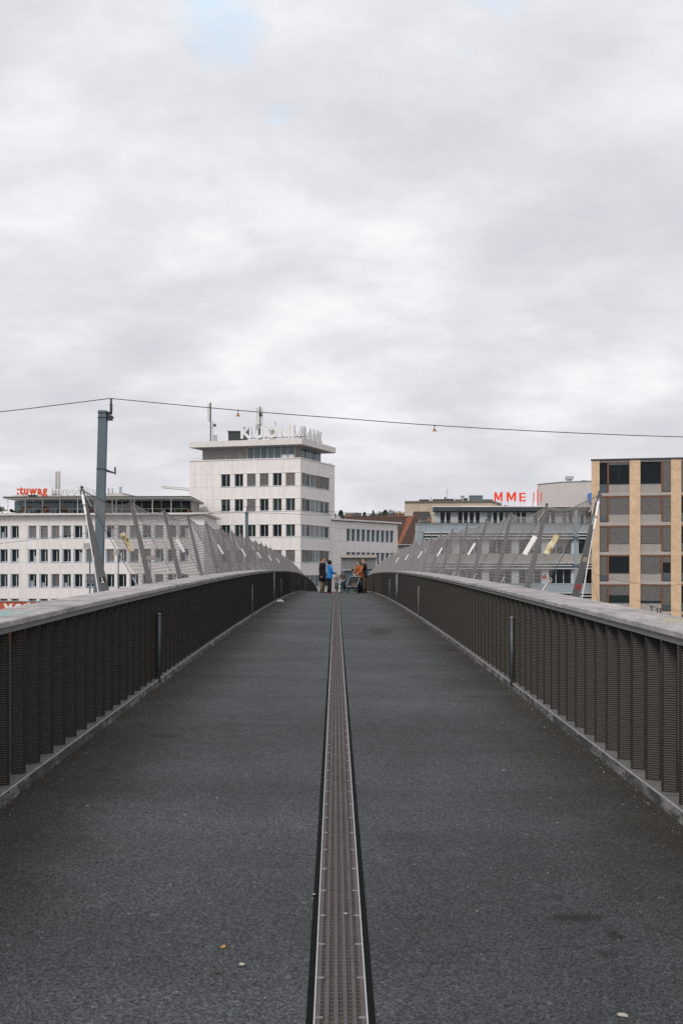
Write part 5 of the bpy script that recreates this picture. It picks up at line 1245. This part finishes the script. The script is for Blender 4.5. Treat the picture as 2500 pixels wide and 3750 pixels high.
for i, (bx0, bx1, y0, y1, px, d, lb) in enumerate([(309, 339, 1989, 2007.5, 330, 75, 'box headed platform lamp left of the tall pole, cross bars on its post'),
        (416, 438.5, 2017, 2032.5, 434, 88, 'box headed platform lamp behind the torn yellow strip of the left net'), (538.5, 566, 2036, 2049, 551, 98, 'box headed platform lamp seen through the left net between two masts')]):
    th = thing('platform_lamp', lb, 'lamp', wp(px, 2300, d), 'platform lamps by the left building')
    MB().box(wx(bx0, d), wx(bx1, d), d - .15, d + .15, wz(y1, d), wz(y0, d)).build('lamp_head', M_soffit, th); MB().box(wx(bx0 + 1, d), wx(bx1 - 1, d), d - .13, d + .13, wz(y1 + 1, d), wz(y1, d) - .003).build('lamp_lens', M_white, th)
    MB().tube([(wx(px, d), d, GZ), (wx(px, d), d, wz(y1 + 1.2, d))], .055, 8).build('post', M_pole, th)
    if i == 0:
        for y in (2130, 2152.5, 2176, 2199): MB().box(wx(316, d), wx(344, d), d - .03, d + .03, wz(y + 1.3, d), wz(y - 1.3, d)).build('cross_bar', M_dark, th)
# right side: pole in front of the grey office, cantilever with insulators
d = 104.0
th = thing('overhead_line_pole', 'blue grey steel column standing close in front of the grey office block', 'pole', wp(2108, 2300, d))
MB().box(wx(2103, d), wx(2114, d), d, d + .3, GZ, wz(1868, d)).build('pole', M_cladb, th)
for y in (1968, 2071): MB().box(wx(2099, d), wx(2119, d), d - .1, d + .4, wz(y + 4, d), wz(y - 4, d)).build('clamp_band', M_pole, th)
for p in ((2088, 1962), (2128, 1990)): MB().tube([wp(2108, 1975, d - .1), wp(*p, d - .1)], .03, 5).build('stay_arm', M_pole, th)
d = 92.0
th = thing('cantilever_bracket', 'small blue post with a dark curved arm and two hanging insulators before the brick building', 'bracket', wp(2383, 2300, d))
MB().tube([(wx(2384, d), d, GZ), (wx(2384, d), d, wz(2222.5, d))], .11, 10).build('post', M_pole, th, True); MB().tube([wp(2384, 2223, d), wp(2384, 2219, d)], [.13, .19], 10).build('post_cap', M_pole, th)
MB().tube(smooth([wp(*p, d) for p in ((2384, 2252), (2410, 2250), (2432, 2253), (2442, 2262), (2444, 2278))]), .06, 6).build('curved_arm', M_dark, th, True)
for px in (2405, 2416):
    MB().tube([wp(px, 2228, d), wp(px, 2232, d), wp(px, 2243, d), wp(px, 2250, d)], [.02, .07, .07, .02], 8).build('insulator', M_ceram, th, True)
MB().tube([wp(2398, 2228, d), wp(2424, 2228, d)], .02, 5).build('carrier_rod', M_dark, th)
d = 96.0
for pts, lb in (([(2040, 2050), (2164, 2096), (2233, 2119), (2304, 2133), (2360, 2140), (2454, 2144), (2500, 2140), (2700, 2130)], 'sagging thin wire across the middle of the brick building'),
        ([(2330, 2196), (2400, 2225), (2464, 2237), (2500, 2236), (2700, 2222)], 'thin wire across the foot of the brick building'),
        ([(2092, 1900), (2116, 1979), (2150, 2082), (2192, 2211), (2215, 2290)], 'steep thin wire running down the left edge of the brick building')):
    tag(MB().tube(smooth([wp(*p, d) for p in pts]), .014, 5).build('contact_wire', M_wire), lb, 'wire', 'thin overhead wires')
# tower crane far away, seen left of the tower
d = 320.0
th = thing('tower_crane', 'distant pale tower crane whose jib shows left of the white tower', 'crane', wp(720, 2200, d))
b = MB(); j0, j1 = wp(592, 1786, d), wp(760, 1802, d)
for o in ((0, 0, 0), (0, 1.2, 0), (0, .6, .9)): b.tube([j0 + Vector(o) * .5, j1 + Vector(o)], .10, 5)
for k in range(15):
    t0, t1 = k / 15, (k + .5) / 15; b.tube([j0.lerp(j1, t0), j0.lerp(j1, t1) + Vector((0, .6, .9)) * (.5 + .5 * t1)], .05, 4); b.tube([j0.lerp(j1, t1) + Vector((0, .6, .9)) * (.5 + .5 * t1), j0.lerp(j1, (k + 1) / 15)], .05, 4)
b.build('jib', M_beige, th, kind='stuff')
MB().box(wx(722, d), wx(734, d), d, d + 1, GZ, wz(1796, d)).build('crane_tower', M_beige, th)

# ------------------------------------------------------------------ far hillside houses and trees
for px0, px1, y0, y1, d, m, w, lb in ((1264, 1322, 1877.5, 1893, 560, M_tile_d, M_tile_r, 'long grey roofed house on the far hillside, left of the small conifer'), (1356, 1382, 1881, 1893, 566, M_tile_d, M_offw, 'small grey roofed house on the far hillside between the conifers'),
        (1418, 1452, 1879, 1893, 575, M_tile_d, M_offw, 'grey roofed house beside the yellow tree on the far hillside'), (1264, 1284, 1884, 1895, 545, M_tile_r, M_tile_r, 'small red roofed house at the left end of the far hillside')):
    th = thing('hillside_house', lb, 'house', (wx((px0 + px1) / 2, d), d, hill_z(wx(px0, d), d)), 'houses on the far hillside')
    a, b_, z0, z1 = wx(px0, d), wx(px1, d), wz(y1, d), wz(y0, d); zb_ = hill_z((a + b_) / 2, d) - 1
    MB().box(a, b_, d, d + 8, zb_, z0).build('wall', w, th)
    MB().add([(a - .3, d - .4, z0 + .01), (b_ + .3, d - .4, z0 + .01), (b_ + .3, d + 8.4, z0 + .01), (a - .3, d + 8.4, z0 + .01), (a - .3, d + 4, z1), (b_ + .3, d + 4, z1)], [(0, 1, 5, 4), (2, 3, 4, 5), (0, 4, 3), (1, 2, 5), (3, 2, 1, 0)]).build('roof', m, th)
    MB().box(a + (b_ - a) * .7, a + (b_ - a) * .7 + .6, d + 3.6, d + 4.2, z1 - .6, z1 + .5).build('chimney', M_tile_r, th)
rd = random.Random(3)
TR = [(1233, 1263, 1869, 490, M_leafc, 1, 'dark conifer rising just above the roof of the low wing'), (1324, 1344, 1875, 540, M_leafc, 1, 'small dark conifer between the grey roofs on the hillside'),
      (1359, 1373, 1869, 548, M_leafc, 1, 'thin pointed conifer right of the small conifer on the hillside'), (1452, 1482, 1872, 545, M_leafy, 0, 'yellow autumn tree beside the beige building'),
      (1378, 1402, 1872, 590, M_leafg, 0, 'leftmost round tree of the wood on the hillside'), (1396, 1424, 1868, 600, M_leafc, .6, 'dark tree second from the left in the hillside wood'),
      (1418, 1446, 1866, 595, M_leafg, 0, 'highest green tree in the hillside wood'), (1440, 1462, 1869, 605, M_leafg, 0, 'green tree just behind the yellow one'),
      (1382, 1418, 1880, 570, M_leafg, 0, 'low green tree in front of the hillside wood'), (1345, 1358, 1880, 552, M_leafy, 0, 'small ochre bush between two conifers on the hillside'), (1300, 1318, 1875, 600, M_leafb, 0, 'thin brownish tree behind the long grey roof')]
for px0, px1, y0, d, m, con, lb in TR:
    x = wx((px0 + px1) / 2, d); zb_ = hill_z(x, d); zt_ = wz(y0, d)
    h = zt_ - zb_; w = (wx(px1, d) - wx(px0, d)) * (2.3 if con else 1.25)
    bush('conifer_tree' if con else 'broadleaf_tree', lb, 'tree', x, d, zb_, w, h, m, 1500, 'trees on the far hillside', w * (.03 if con else .045), con)

# ------------------------------------------------------------------ people
def sph(t): return t
def person(label, px, d, yaw, H, arms, legs, lean, torso, trousers, shoes, hair, hairstyle, coat_len=.50, gy=None, hood=False, seat=None, coatw=1.0, face=True):
    """Figure in local metres facing -y, turned by yaw (degrees, + = to the picture's right). arms/legs: joint offsets in units of H."""
    x = wx(px, d); gz = zd(x, d) if gy is None else gy
    T = Matrix.Translation((x, d, gz)) @ Matrix.Rotation(R(yaw), 4, 'Z')
    th = thing('person', label, 'person', (x, d, gz), 'people at the crest of the bridge')
    V = lambda p: Vector(p) * H
    lz = lean
    pel = V((0, 0, seat or .52)); ch = pel + V((0, -lz * .5, .25)); sh = pel + V((0, -lz * .62, .305)); nk = pel + V((0, -lz * .7, .335)); hd = pel + V((0, -lz * .85 - .01, .41))
    verts = [pel, pel.lerp(ch, .5), ch, sh + V((0, 0, .005)), nk, hd - V((0, 0, .03)), hd + V((0, 0, .035))]
    rad = [.060, .058, .066, .040, .034, .050, .048]; edges = [(i, i + 1) for i in range(6)]
    joints = {}
    for s in (-1, 1):
        A = arms[0] if s < 0 else arms[1]
        S = sh + V((s * .108, 0, -.01)); E = S + V(A[0]); W = S + V(A[1]); b0 = len(verts)
        verts += [S, E, W, W + (W - E).normalized() * H * .035]; rad += [.029, .024, .019, .017]; edges += [(3, b0), (b0, b0 + 1), (b0 + 1, b0 + 2), (b0 + 2, b0 + 3)]; joints['a', s] = (S, E, W)
        Lg = legs[0] if s < 0 else legs[1]
        Hp = pel + V((s * .05, 0, -.02)); K = V(Lg[0]); An = V(Lg[1]); b0 = len(verts)
        verts += [Hp, K, An, An + V((0, -.07, -.025))]; rad += [.046, .034, .022, .018]; edges += [(0, b0), (b0, b0 + 1), (b0 + 1, b0 + 2), (b0 + 2, b0 + 3)]; joints['l', s] = (Hp, K, An)
    me = bpy.data.meshes.new('b'); me.from_pydata([tuple(v) for v in verts], edges, []); me.update()
    o = bpy.data.objects.new('b', me); COL.objects.link(o); md = o.modifiers.new('s', 'SKIN'); sk = me.skin_vertices[0].data
    for i, r in enumerate(rad): sk[i].radius = (r * H, r * H)
    sk[0].use_root = True; o.modifiers.new('u', 'SUBSURF').levels = 1; bpy.context.view_layer.update()
    ev = bpy.data.meshes.new_from_object(o.evaluated_get(bpy.context.evaluated_depsgraph_get()))
    b = MB(); b.add([v.co.copy() for v in ev.vertices], [tuple(p.vertices) for p in ev.polygons]); bpy.data.objects.remove(o)
    # face and ears
    hb_ = hd + V((0, -.002, .008)); b.ball(hb_, V((.046, .056, .066)), 14, 10); b.ball(hd + V((0, -.054, .0)), V((.007, .011, .013)), 8, 5)
    for s in (-1, 1): b.ball(hd + V((s * .047, .004, .0)), V((.007, .013, .018)), 8, 5)
    b.ball(hd + V((0, -.028, -.040)), V((.026, .018, .018)), 10, 6)
    # hands: palm, four fingers and a thumb, slightly curled
    for s in (-1, 1):
        S, E, W = joints['a', s]; fd = (W - E).normalized(); side_ = fd.cross(Vector((0, 0, 1))); side_ = side_.normalized() if side_.length > .1 else Vector((1, 0, 0)); dn = side_.cross(fd).normalized()
        if dn.z > 0: dn = -dn
        pm = W + fd * H * .028; b.ball(pm, (.019 * H,) * 3, 8, 6)
        for k, ln in enumerate((.036, .042, .040, .030)):
            p0 = pm + fd * .014 * H + side_ * (k - 1.5) * .0095 * H; b.tube([p0, p0 + fd * ln * .5 * H + dn * .006 * H, p0 + fd * ln * .8 * H + dn * .020 * H], [.0062 * H, .0056 * H, .0045 * H], 6)
        p0 = pm - side_ * .016 * H; b.tube([p0, p0 - side_ * .014 * H + fd * .012 * H, p0 - side_ * .016 * H + fd * .028 * H + dn * .006 * H], [.007 * H, .0062 * H, .005 * H], 6)
    b.xf(T).build('body', M_skin, th, True)
    if face:
        for s in (-1, 1): MB().ball(hd + V((s * .019, -.052, .012)), V((.006, .005, .005)), 8, 5).xf(T).build('eye', M_haird, th, True)
        MB().ball(hd + V((0, -.0535, -.026)), V((.011, .003, .003)), 8, 4).xf(T).build('mouth', M_lip, th, True)
    # jacket or coat: one garment with sleeves
    cm, cl = torso; b = MB(); hem = coat_len; base = pel + V((0, 0, -(.52 - hem))) if not seat else pel + V((0, .0, -.03))
    rr = [(base, .119, .092), (base.lerp(pel, .55), .113, .088), (pel + V((0, 0, .06)), .100, .078), (pel.lerp(ch, .65), .092, .074), (ch, .104, .078), (sh + V((0, 0, -.012)), .118, .068), (sh + V((0, 0, .012)), .096, .060), (sh + V((0, 0, .024)), .066, .052), (nk + V((0, 0, .004)), .044, .044), (nk + V((0, -.002, .018)), .042, .044)]
    b.loft([(p.x, p.y, p.z, a * H * (coatw if i < 3 else 1), c * H * (coatw if i < 3 else 1)) for i, (p, a, c) in enumerate(rr)], 18)
    for s in (-1, 1):
        S, E, W = joints['a', s]; b.tube([S + V((-s * .03, 0, .012)), S, S.lerp(E, .5), E, E.lerp(W, .5), W - (W - E) * .03], [r * H for r in (.046, .047, .042, .038, .033, .030)], 12)
    if hood: b.ball(nk + V((0, .05, .0)), V((.062, .042, .035)), 12, 8)
    b.xf(T).build(cl, cm, th, True)
    b = MB()
    for s in (-1, 1):
        Hp, K, An = joints['l', s]; b.tube([pel + V((s * .03, 0, .03)), Hp, Hp.lerp(K, .5), K, K.lerp(An, .5), An + V((0, 0, -.020))], [r * H for r in (.045, .048, .050, .045, .042, .043)], 12)
    b.loft([(pel.x, pel.y, pel.z - .03 * H, 0.081 * H, .060 * H), (pel.x, pel.y, pel.z + .05 * H, .080 * H, .060 * H)], 14)
    b.xf(T).build('trousers', trousers, th, True)
    for s in (-1, 1):
        Hp, K, An = joints['l', s]; f = An + V((0, 0, -.038)); q = MB()
        q.tube([f + V((0, .034, .012)), f + V((0, .015, .014)), f + V((0, -.04, .008)), f + V((0, -.085, .003)), f + V((0, -.112, 0))], [r * H for r in (.018, .026, .025, .022, .012)], 10)
        so = q.xf(T).build('shoe', shoes, th, True)
        MB().loft([(f.x, f.y - .035 * H, f.z - .018 * H, .026 * H, .078 * H), (f.x, f.y - .035 * H, f.z - .010 * H, .027 * H, .080 * H)], 12).xf(T).build('sole', M_white if shoes is M_redsh else M_rubber, so)
    # hair or helmet
    b = MB(); c = hd + V((0, .013, .026))
    if hairstyle == 'helmet':
        b.ball(hd + V((0, .004, .040)), V((.064, .080, .052)), 14, 8); b.box(-.03 * H, .03 * H, -.09 * H, -.06 * H, 0, .012 * H, Matrix.Translation(hd + V((0, 0, .03)))); b.xf(T).build('helmet', hair, th, True)
        MB().tube([hd + V((-.05, 0, .03)), hd + V((-.03, -.02, -.05)), hd + V((.03, -.02, -.05)), hd + V((.05, 0, .03))], .004 * H, 5).xf(T).build('chin_strap', M_haird, th)
    else:
        big = {'short': (.053, .062, .058), 'curly': (.070, .070, .072), 'long': (.058, .064, .062), 'cap': (.052, .058, .055)}[hairstyle]
        b.ball(c, V(big), 14, 9, .05 if hairstyle == 'curly' else .02)
        if hairstyle == 'curly':
            for _ in range(46):
                a, e = random.uniform(0, 6.28), random.uniform(-.5, 1.4); p = Vector((math.cos(a) * math.cos(e), math.sin(a) * math.cos(e), math.sin(e)))
                if p.y < -.35 and p.z < .45: continue
                b.ball(c + V((p.x * .060, p.y * .060, p.z * .062)), (.021 * H,) * 3, 6, 5, .1)
        if hairstyle == 'long':
            b.loft([(c.x, c.y + .030 * H, c.z - .135 * H, .040 * H, .022 * H), (c.x, c.y + .028 * H, c.z - .12 * H, .060 * H, .036 * H), (c.x, c.y + .024 * H, c.z - .07 * H, .068 * H, .048 * H), (c.x, c.y + .012 * H, c.z - .02 * H, .064 * H, .056 * H), (c.x, c.y + .004 * H, c.z + .03 * H, .050 * H, .054 * H)], 12)
        b.xf(T).build('hair', hair, th, True)
    return th, T, joints, H
ST = ([(-.052, -.012, .285), (-.054, .005, .042)], [(.052, -.006, .285), (.058, .012, .042)])
hang = lambda s, f=-.02: [(s * .03, .015, -.175), (s * .025, f, -.325)]
person('man in a long black coat and khaki trousers standing left of the drain', 1180, 52.6, 62, 1.84, (hang(-1, -.03), hang(1, -.03)), ST, .02, (M_coat, 'coat'), M_khaki, M_brownsh, M_hairb, 'short', .335, coatw=1.10)
person('woman in a bright blue jacket, black trousers and red shoes beside the drain', 1206, 51.8, 112, 1.66, ([(-.035, -.03, -.165), (-.02, -.145, -.20)], [(.035, -.04, -.165), (.01, -.155, -.20)]), ST, .01, (M_blue, 'jacket'), M_blackc, M_redsh, M_haird, 'curly', .455, hood=True, coatw=1.06)
person('man in a black jacket and olive trousers standing by the right railing, arm stretched out', 1334, 52.9, -78, 1.83, ([(-.03, .0, -.17), (-.02, -.03, -.32)], [(.02, -.10, -.10), (-.0, -.26, -.115)]), ST, .0, (M_coat, 'jacket'), M_olive, M_brownsh, M_hairl, 'short', .46)
person('person with dark hair in an orange jacket leaning over the cargo bicycle handlebar', 1319, 51.9, -48, 1.66, ([(-.04, -.06, -.15), (.01, -.16, -.20)], [(.03, -.07, -.15), (-.01, -.17, -.20)]), ST, .06, (M_orange, 'jacket'), M_navy, M_brownsh, M_hairl, 'long', .44, hood=True, coatw=1.08)
SE_ = ([(-.075, -.17, .40), (-.07, -.10, .20)], [(.075, -.17, .40), (.07, -.10, .16)])
grip = ([(-.07, -.08, -.14), (-.06, -.19, -.16)], [(.07, -.08, -.14), (.06, -.19, -.16)])
k1 = person('small child in a grey top riding a little green bicycle towards the viewer', 1232, 62.0, 4, 1.12, grip, SE_, .05, (M_greyc, 'sweater'), M_greyd, M_brownsh, M_hairb, 'short', .47, seat=.50)
k2 = person('child in a blue helmet and dark jacket astride a small bicycle', 1258, 53.6, -14, 1.20, grip, SE_, .07, (M_greyd, 'jacket'), M_navy, M_bluesh, M_helm, 'helmet', .47, seat=.51)
def bicycle(label, px, d, yaw, s, fm, r=.2):
    x = wx(px, d); T = Matrix.Translation((x, d, zd(x, d))) @ Matrix.Rotation(R(yaw), 4, 'Z')
    th = thing('bicycle', label, 'bicycle', (x, d, zd(x, d)), "children's bicycles"); wb = .36 * s
    for y in (-wb, wb):
        o = MB().torus((0, y, r), r - .022, .022, 'x', 28, 8).xf(T).build('tyre', M_rubber, th, True); b = MB().torus((0, y, r), r - .046, .008, 'x', 24, 6); b.build('rim', M_alu, o, True) if False else b.xf(T).build('rim', M_alu, o, True)
        b = MB()
        for k in range(12): a = math.pi * k / 6; b.tube([(0, y, r), (0, y + (r - .05) * math.cos(a), r + (r - .05) * math.sin(a))], .0028, 4)
        b.tube([(-.03, y, r), (.03, y, r)], .014, 8); b.xf(T).build('spoke', M_alu, o, kind='stuff')
    b = MB(); hdp = Vector((0, -wb * .62, r + .34 * s)); st = Vector((0, wb * .42, r + .30 * s)); bb = Vector((0, wb * .05, r + .02))
    for p, q in ((hdp, bb), (hdp - Vector((0, .01, .06)), st), (st, bb), (bb, (0, wb, r)), (st, (0, wb, r))): b.tube([p, q], .016, 8)
    for sx in (-.035, .035): b.tube([hdp - Vector((0, 0, .07)), (sx, -wb * .75, r + .14), (sx, -wb, r)], .012, 6)
    b.xf(T).build('frame', fm, th, True)
    hb_ = hdp + Vector((0, .01, .12 * s)); MB().tube([hdp, hb_], .014, 8).tube([hb_ + Vector((-.22 * s, .07, .03)), hb_ + Vector((-.10 * s, .0, .02)), hb_, hb_ + Vector((.10 * s, .0, .02)), hb_ + Vector((.22 * s, .07, .03))], .011, 8).xf(T).build('handlebar', M_alu, th, True)
    for sx in (-1, 1): MB().tube([hb_ + Vector((sx * .22 * s, .07, .03)), hb_ + Vector((sx * .16 * s, .04, .025))], .016, 8).xf(T).build('grip', M_rubber, th)
    MB().tube([st, st + Vector((0, .02, .08))], .012, 8).xf(T).build('seat_post', M_alu, th); MB().ball(st + Vector((0, 0, .10)), (.06, .11, .025), 12, 6).xf(T).build('saddle', M_blackf, th, True)
    for sx, a in ((-.08, .1), (.08, -.1)): MB().tube([bb, bb + Vector((sx, a, -.03))], .009, 6).box(sx - .035, sx + .035, bb.y + a - .025, bb.y + a + .025, bb.z - .045, bb.z - .02).xf(T).build('pedal', M_dark, th)
bicycle('little green bicycle under the small child in grey', 1232, 62.0, 4, 1.0, M_green)
bicycle('small dark bicycle under the child in the blue helmet', 1259, 53.4, -20, 1.0, M_dark, .19)
def cargo_bike():
    d = 51.0; x0 = wx(1288, d); gz = zd(x0, d); P = lambda px, y, dy=0: wp(px, y, d) + Vector((0, dy, 0))
    th = thing('cargo_bicycle', 'black cargo bicycle with a silver framed covered box, facing the viewer', 'bicycle', (x0, d, gz))
    bl, br, tl, tr = P(1269, 2147.5), P(1307, 2147.5), P(1281, 2112, .42), P(1320, 2112, .42); bk = Vector((.12, .85, 0))
    dz = Vector((0, 0, .14))
    MB().add([bl - dz, br - dz, br + bk - dz, bl + bk - dz, bl, br, br + bk, bl + bk], CUBE_F).build('box', M_blackf, th)
    MB().add([bl + Vector((.01, .01, .01)), br + Vector((-.01, .01, .01)), br + bk + Vector((-.01, 0, .01)), bl + bk + Vector((.01, 0, .01)), tl, tr, tr + Vector((.1, .40, 0)), tl + Vector((.1, .40, 0))], CUBE_F).build('rain_cover', M_blackf, th)
    for p, q in ((bl, tl), (br, tr)): MB().tube([p + Vector((0, -.012, 0)), p.lerp(q, .6) + Vector((-.02, -.03, .01)), q + Vector((0, -.012, 0))], .012, 8).build('hoop', M_alu, th, True)
    MB().tube([P(1320, 2150, .5), P(1321.5, 2124, .5)], .014, 8).build('hoop', M_alu, th, True)
    MB().tube([bl + Vector((0, -.01, 0)), br + Vector((0, -.01, 0))], .014, 8).build('front_rail', M_alu, th); MB().tube([tl + Vector((0, -.01, .01)), tr + Vector((0, -.01, .01))], .010, 8).build('top_rail', M_alu, th)
    MB().box(bl.x + .28, bl.x + .50, bl.y + .02, bl.y + .05, bl.z + .06, bl.z + .16, None).build('inside_bag', M_khaki, th)
    for px in (1275.5, 1300.5): MB().tube([P(px, 2152, -.03), P(px, 2152, .01)], .016, 8).build('reflector', M_panel_w, th)
    r = .235
    def wheel(px, dy):
        c = wp(px, 2090, d); c = Vector((c.x, d + dy, zd(c.x, d + dy) + r)); o = MB().torus(c, r - .02, .022, 'x', 30, 8).build('wheel', M_rubber, th, True)
        MB().torus(c, r - .048, .009, 'x', 26, 6).build('rim', M_alu, o, True); b = MB()
        for k in range(14): a = math.pi * k / 7; b.tube([c, c + Vector((0, (r - .05) * math.cos(a), (r - .05) * math.sin(a)))], .003, 4)
        b.tube([c - Vector((.03, 0, 0)), c + Vector((.03, 0, 0))], .016, 8); b.build('spoke', M_alu, o, kind='stuff')
    wheel(1276, .30); wheel(1311, .30); wheel(1327, 1.5)
    a, c = P(1276, 2171), P(1311, 2171); MB().tube([(a.x, d + .3, gz + r), (c.x, d + .3, gz + r)], .016, 8).build('axle', M_dark, th)
    MB().tube(smooth([P(1294, 2104.5, .95), P(1300, 2102.3, .9), P(1312, 2101.3, .88), P(1325, 2101.8, .9), P(1331, 2104, .95)]), .013, 8).build('handlebar', M_dark, th, True)
    MB().tube([P(1312, 2102, .9), P(1308, 2150, .95), P(1312, 2158, 1.2), (wx(1327, d), d + 1.5, zd(1.3, d + 1.5) + r)], .02, 8).build('frame', M_dark, th, True)
    MB().tube([P(1324, 2130, 1.35), P(1321, 2158, 1.25)], .014, 8).build('seat_post', M_dark, th); MB().ball(P(1324, 2128.5, 1.35), (.07, .12, .03), 12, 6).build('saddle', M_blackf, th, True)
cargo_bike()
d = 60.0; x = wx(1244, d); gz = zd(x, d)
th = thing('pavement_sign', 'small white pavement board with a black frame and a black letter between the two children', 'sign board', (x, d, gz)); w = 9.5 * d / F / 2; zt_ = wz(2141.5, d)
for sx in (-1, 1): MB().box(x + sx * w - .012, x + sx * w + .012, d - .015, d + .015, gz, zt_).build('frame_leg', M_dark, th)
MB().box(x - w + .013, x + w - .013, d - .015, d + .015, zt_ - .03, zt_).build('frame_top', M_dark, th); MB().box(x - w + .014, x + w - .014, d - .008, d + .008, gz + .04, zt_ - .031).build('board', M_white, th)
letters(th, 'S', Matrix.Translation((x - .035, d - .0095, gz + .16)) @ Matrix.Rotation(R(90), 4, 'X'), .07, .13, 'S', M_dark, .002, .02)

# ------------------------------------------------------------------ litter
def bag(name, label, x, y, s, m, top=True, zz=None):
    rd = random.Random(int(x * 1000) + 5); b = MB(); z = (zd(x, y) if zz is None else zz); n = 14; rings = []
    for i, (h, r) in enumerate(((0.0, .75), (.12, 1.0), (.3, .98), (.48, .75), (.6, .4), (.66, .12))):
        rings.append([Vector((x + s * r * math.cos(2 * math.pi * j / n) * rd.uniform(.75, 1.2), y + s * .7 * r * math.sin(2 * math.pi * j / n) * rd.uniform(.75, 1.2), z + s * h * rd.uniform(.8, 1.25))) for j in range(n)])
    vs = [v for r in rings for v in r]; b.add(vs, [(i * n + j, i * n + (j + 1) % n, (i + 1) * n + (j + 1) % n, (i + 1) * n + j) for i in range(5) for j in range(n)] + [tuple(range(n))[::-1], tuple(5 * n + j for j in range(n))])
    if top: b.add([(x - s * .95, y, z + s * .2), (x - s * .55, y - .02, z + s * .35), (x - s * .95, y, z + s * 1.15), (x - s * .8, y + .03, z + s * .2)], [(0, 1, 2), (1, 3, 2), (3, 0, 2), (0, 3, 1)])
    return tag(b.build(name, m, None, False), label, 'bag' if 'bag' in name else 'litter')
bag('plastic_bag', 'crumpled white plastic bag lying against the left kerb', wx(1026, 33.5), 33.5, .125, M_bag)
bag('paper_litter', 'small white scrap lying behind the black jacketed man by the right kerb', wx(1342, 57), 57, .06, M_paper, False)
yb = 42.0; bag('plastic_cup', 'pale crumpled cup left on top of the left coping', wx(985, yb) * 1.0, yb, .05, M_panel_w, False, zr(yb) + CF * -2.25 + .002)
def scrap(name, label, px, py, s, m, asp=1.0, cat='litter', lift=.004):
    # on the deck where the ray through this point meets it
    t = 3.0
    for _ in range(400):
        x = (px - X0) / F * t; t += ((-(py - YH) / F * t) - zd(x, t)) * 2
    x = (px - X0) / F * t; rd = random.Random(px); n = 7; a0 = rd.uniform(0, 6.28); z = zd(x, t) + lift; top = []; 
    for j in range(n):
        a = 2 * math.pi * j / n; r = s * rd.uniform(.6, 1.15); top.append(Vector((x + r * math.cos(a) * asp, t + r * math.sin(a) * 1.5, z + rd.uniform(0, .25) * s)))
    c = Vector((x, t, z + .2 * s)); vs = [c] + top + [c - Vector((0, 0, .0015))] + [p - Vector((0, 0, .0015)) for p in top]
    fs = [(0, 1 + j, 1 + (j + 1) % n) for j in range(n)] + [(n + 1, n + 2 + (j + 1) % n, n + 2 + j) for j in range(n)] + [(1 + j, n + 2 + j, n + 2 + (j + 1) % n, 1 + (j + 1) % n) for j in range(n)]
    return tag(put(name, to_mesh(name, vs, fs, m)), label, cat)
scrap('fallen_leaf', 'orange leaf lying left of the drain near the bottom of the picture', 818, 3471, .0125, M_leaf_o, 1, 'leaf')
scrap('paper_scrap', 'pale grey scrap just below the orange leaf, towards the drain', 884, 3536, .011, M_paper, 1.3)
scrap('fallen_leaf', 'faded brown leaf crumb left of the pale scrap', 797, 3563, .008, M_bark, 1, 'leaf')
scrap('paper_scrap', 'white crumb in the bottom right corner of the asphalt', 2277, 3721, .013, M_paper, 1.5)
scrap('paper_scrap', 'tiny white crumb right of the drain in the foreground', 1746, 3339, .0045, M_paper)
scrap('paper_scrap', 'tiny white crumb on the asphalt above the bottom right corner', 2006, 3199, .005, M_paper)
scrap('paper_scrap', 'thin pale scrap at the left edge of the sealant strip', 1148, 3277, .006, M_paper, 1.6)
scrap('paper_scrap', 'pale scrap in the left half of the asphalt, midway to the railing', 322, 2953, .007, M_paper, 1.7)
scrap('paper_scrap', 'pale scrap in the right half of the asphalt below the steel tube', 1842, 2822, .008, M_paper, 1.7)
scrap('paper_scrap', 'small pale speck left of the drain, halfway up the asphalt', 795, 2924, .005, M_paper, 1.6)
scrap('cigarette_end', 'pale cigarette end lying across the drain grate', 1264, 3348, .006, M_paper, 1.8)
# grit and leaf crumbs along both kerbs, far too many to count
rd = random.Random(8); b = MB()
for _ in range(2600):
    y = 3.2 + 34 * rd.random() ** 1.7; s = rd.choice((-1, 1)); off = abs(rd.gauss(0, .07)) + .008 if rd.random() < .6 else rd.uniform(0, 1.7)
    x = s * (1.995 - off)
    if abs(x - DX) < .14: continue
    r = rd.uniform(.0015, .005) * (1.5 if off < .15 else .8); z = zd(x, y)
    p = Vector((x, y, z + r * .3)); q = [p + Vector((rd.uniform(-1, 1) * r * 1.4, rd.uniform(-1, 1) * r * 1.4, rd.uniform(0, .6) * r)) for _ in range(3)] + [p + Vector((0, 0, r * .9))]
    b.add(q, [(0, 1, 2), (0, 3, 1), (1, 3, 2), (2, 3, 0)])
tag(b.build('kerb_grit', M_grit), 'pale grit and leaf crumbs scattered along the foot of both kerbs', 'grit', kind='stuff')
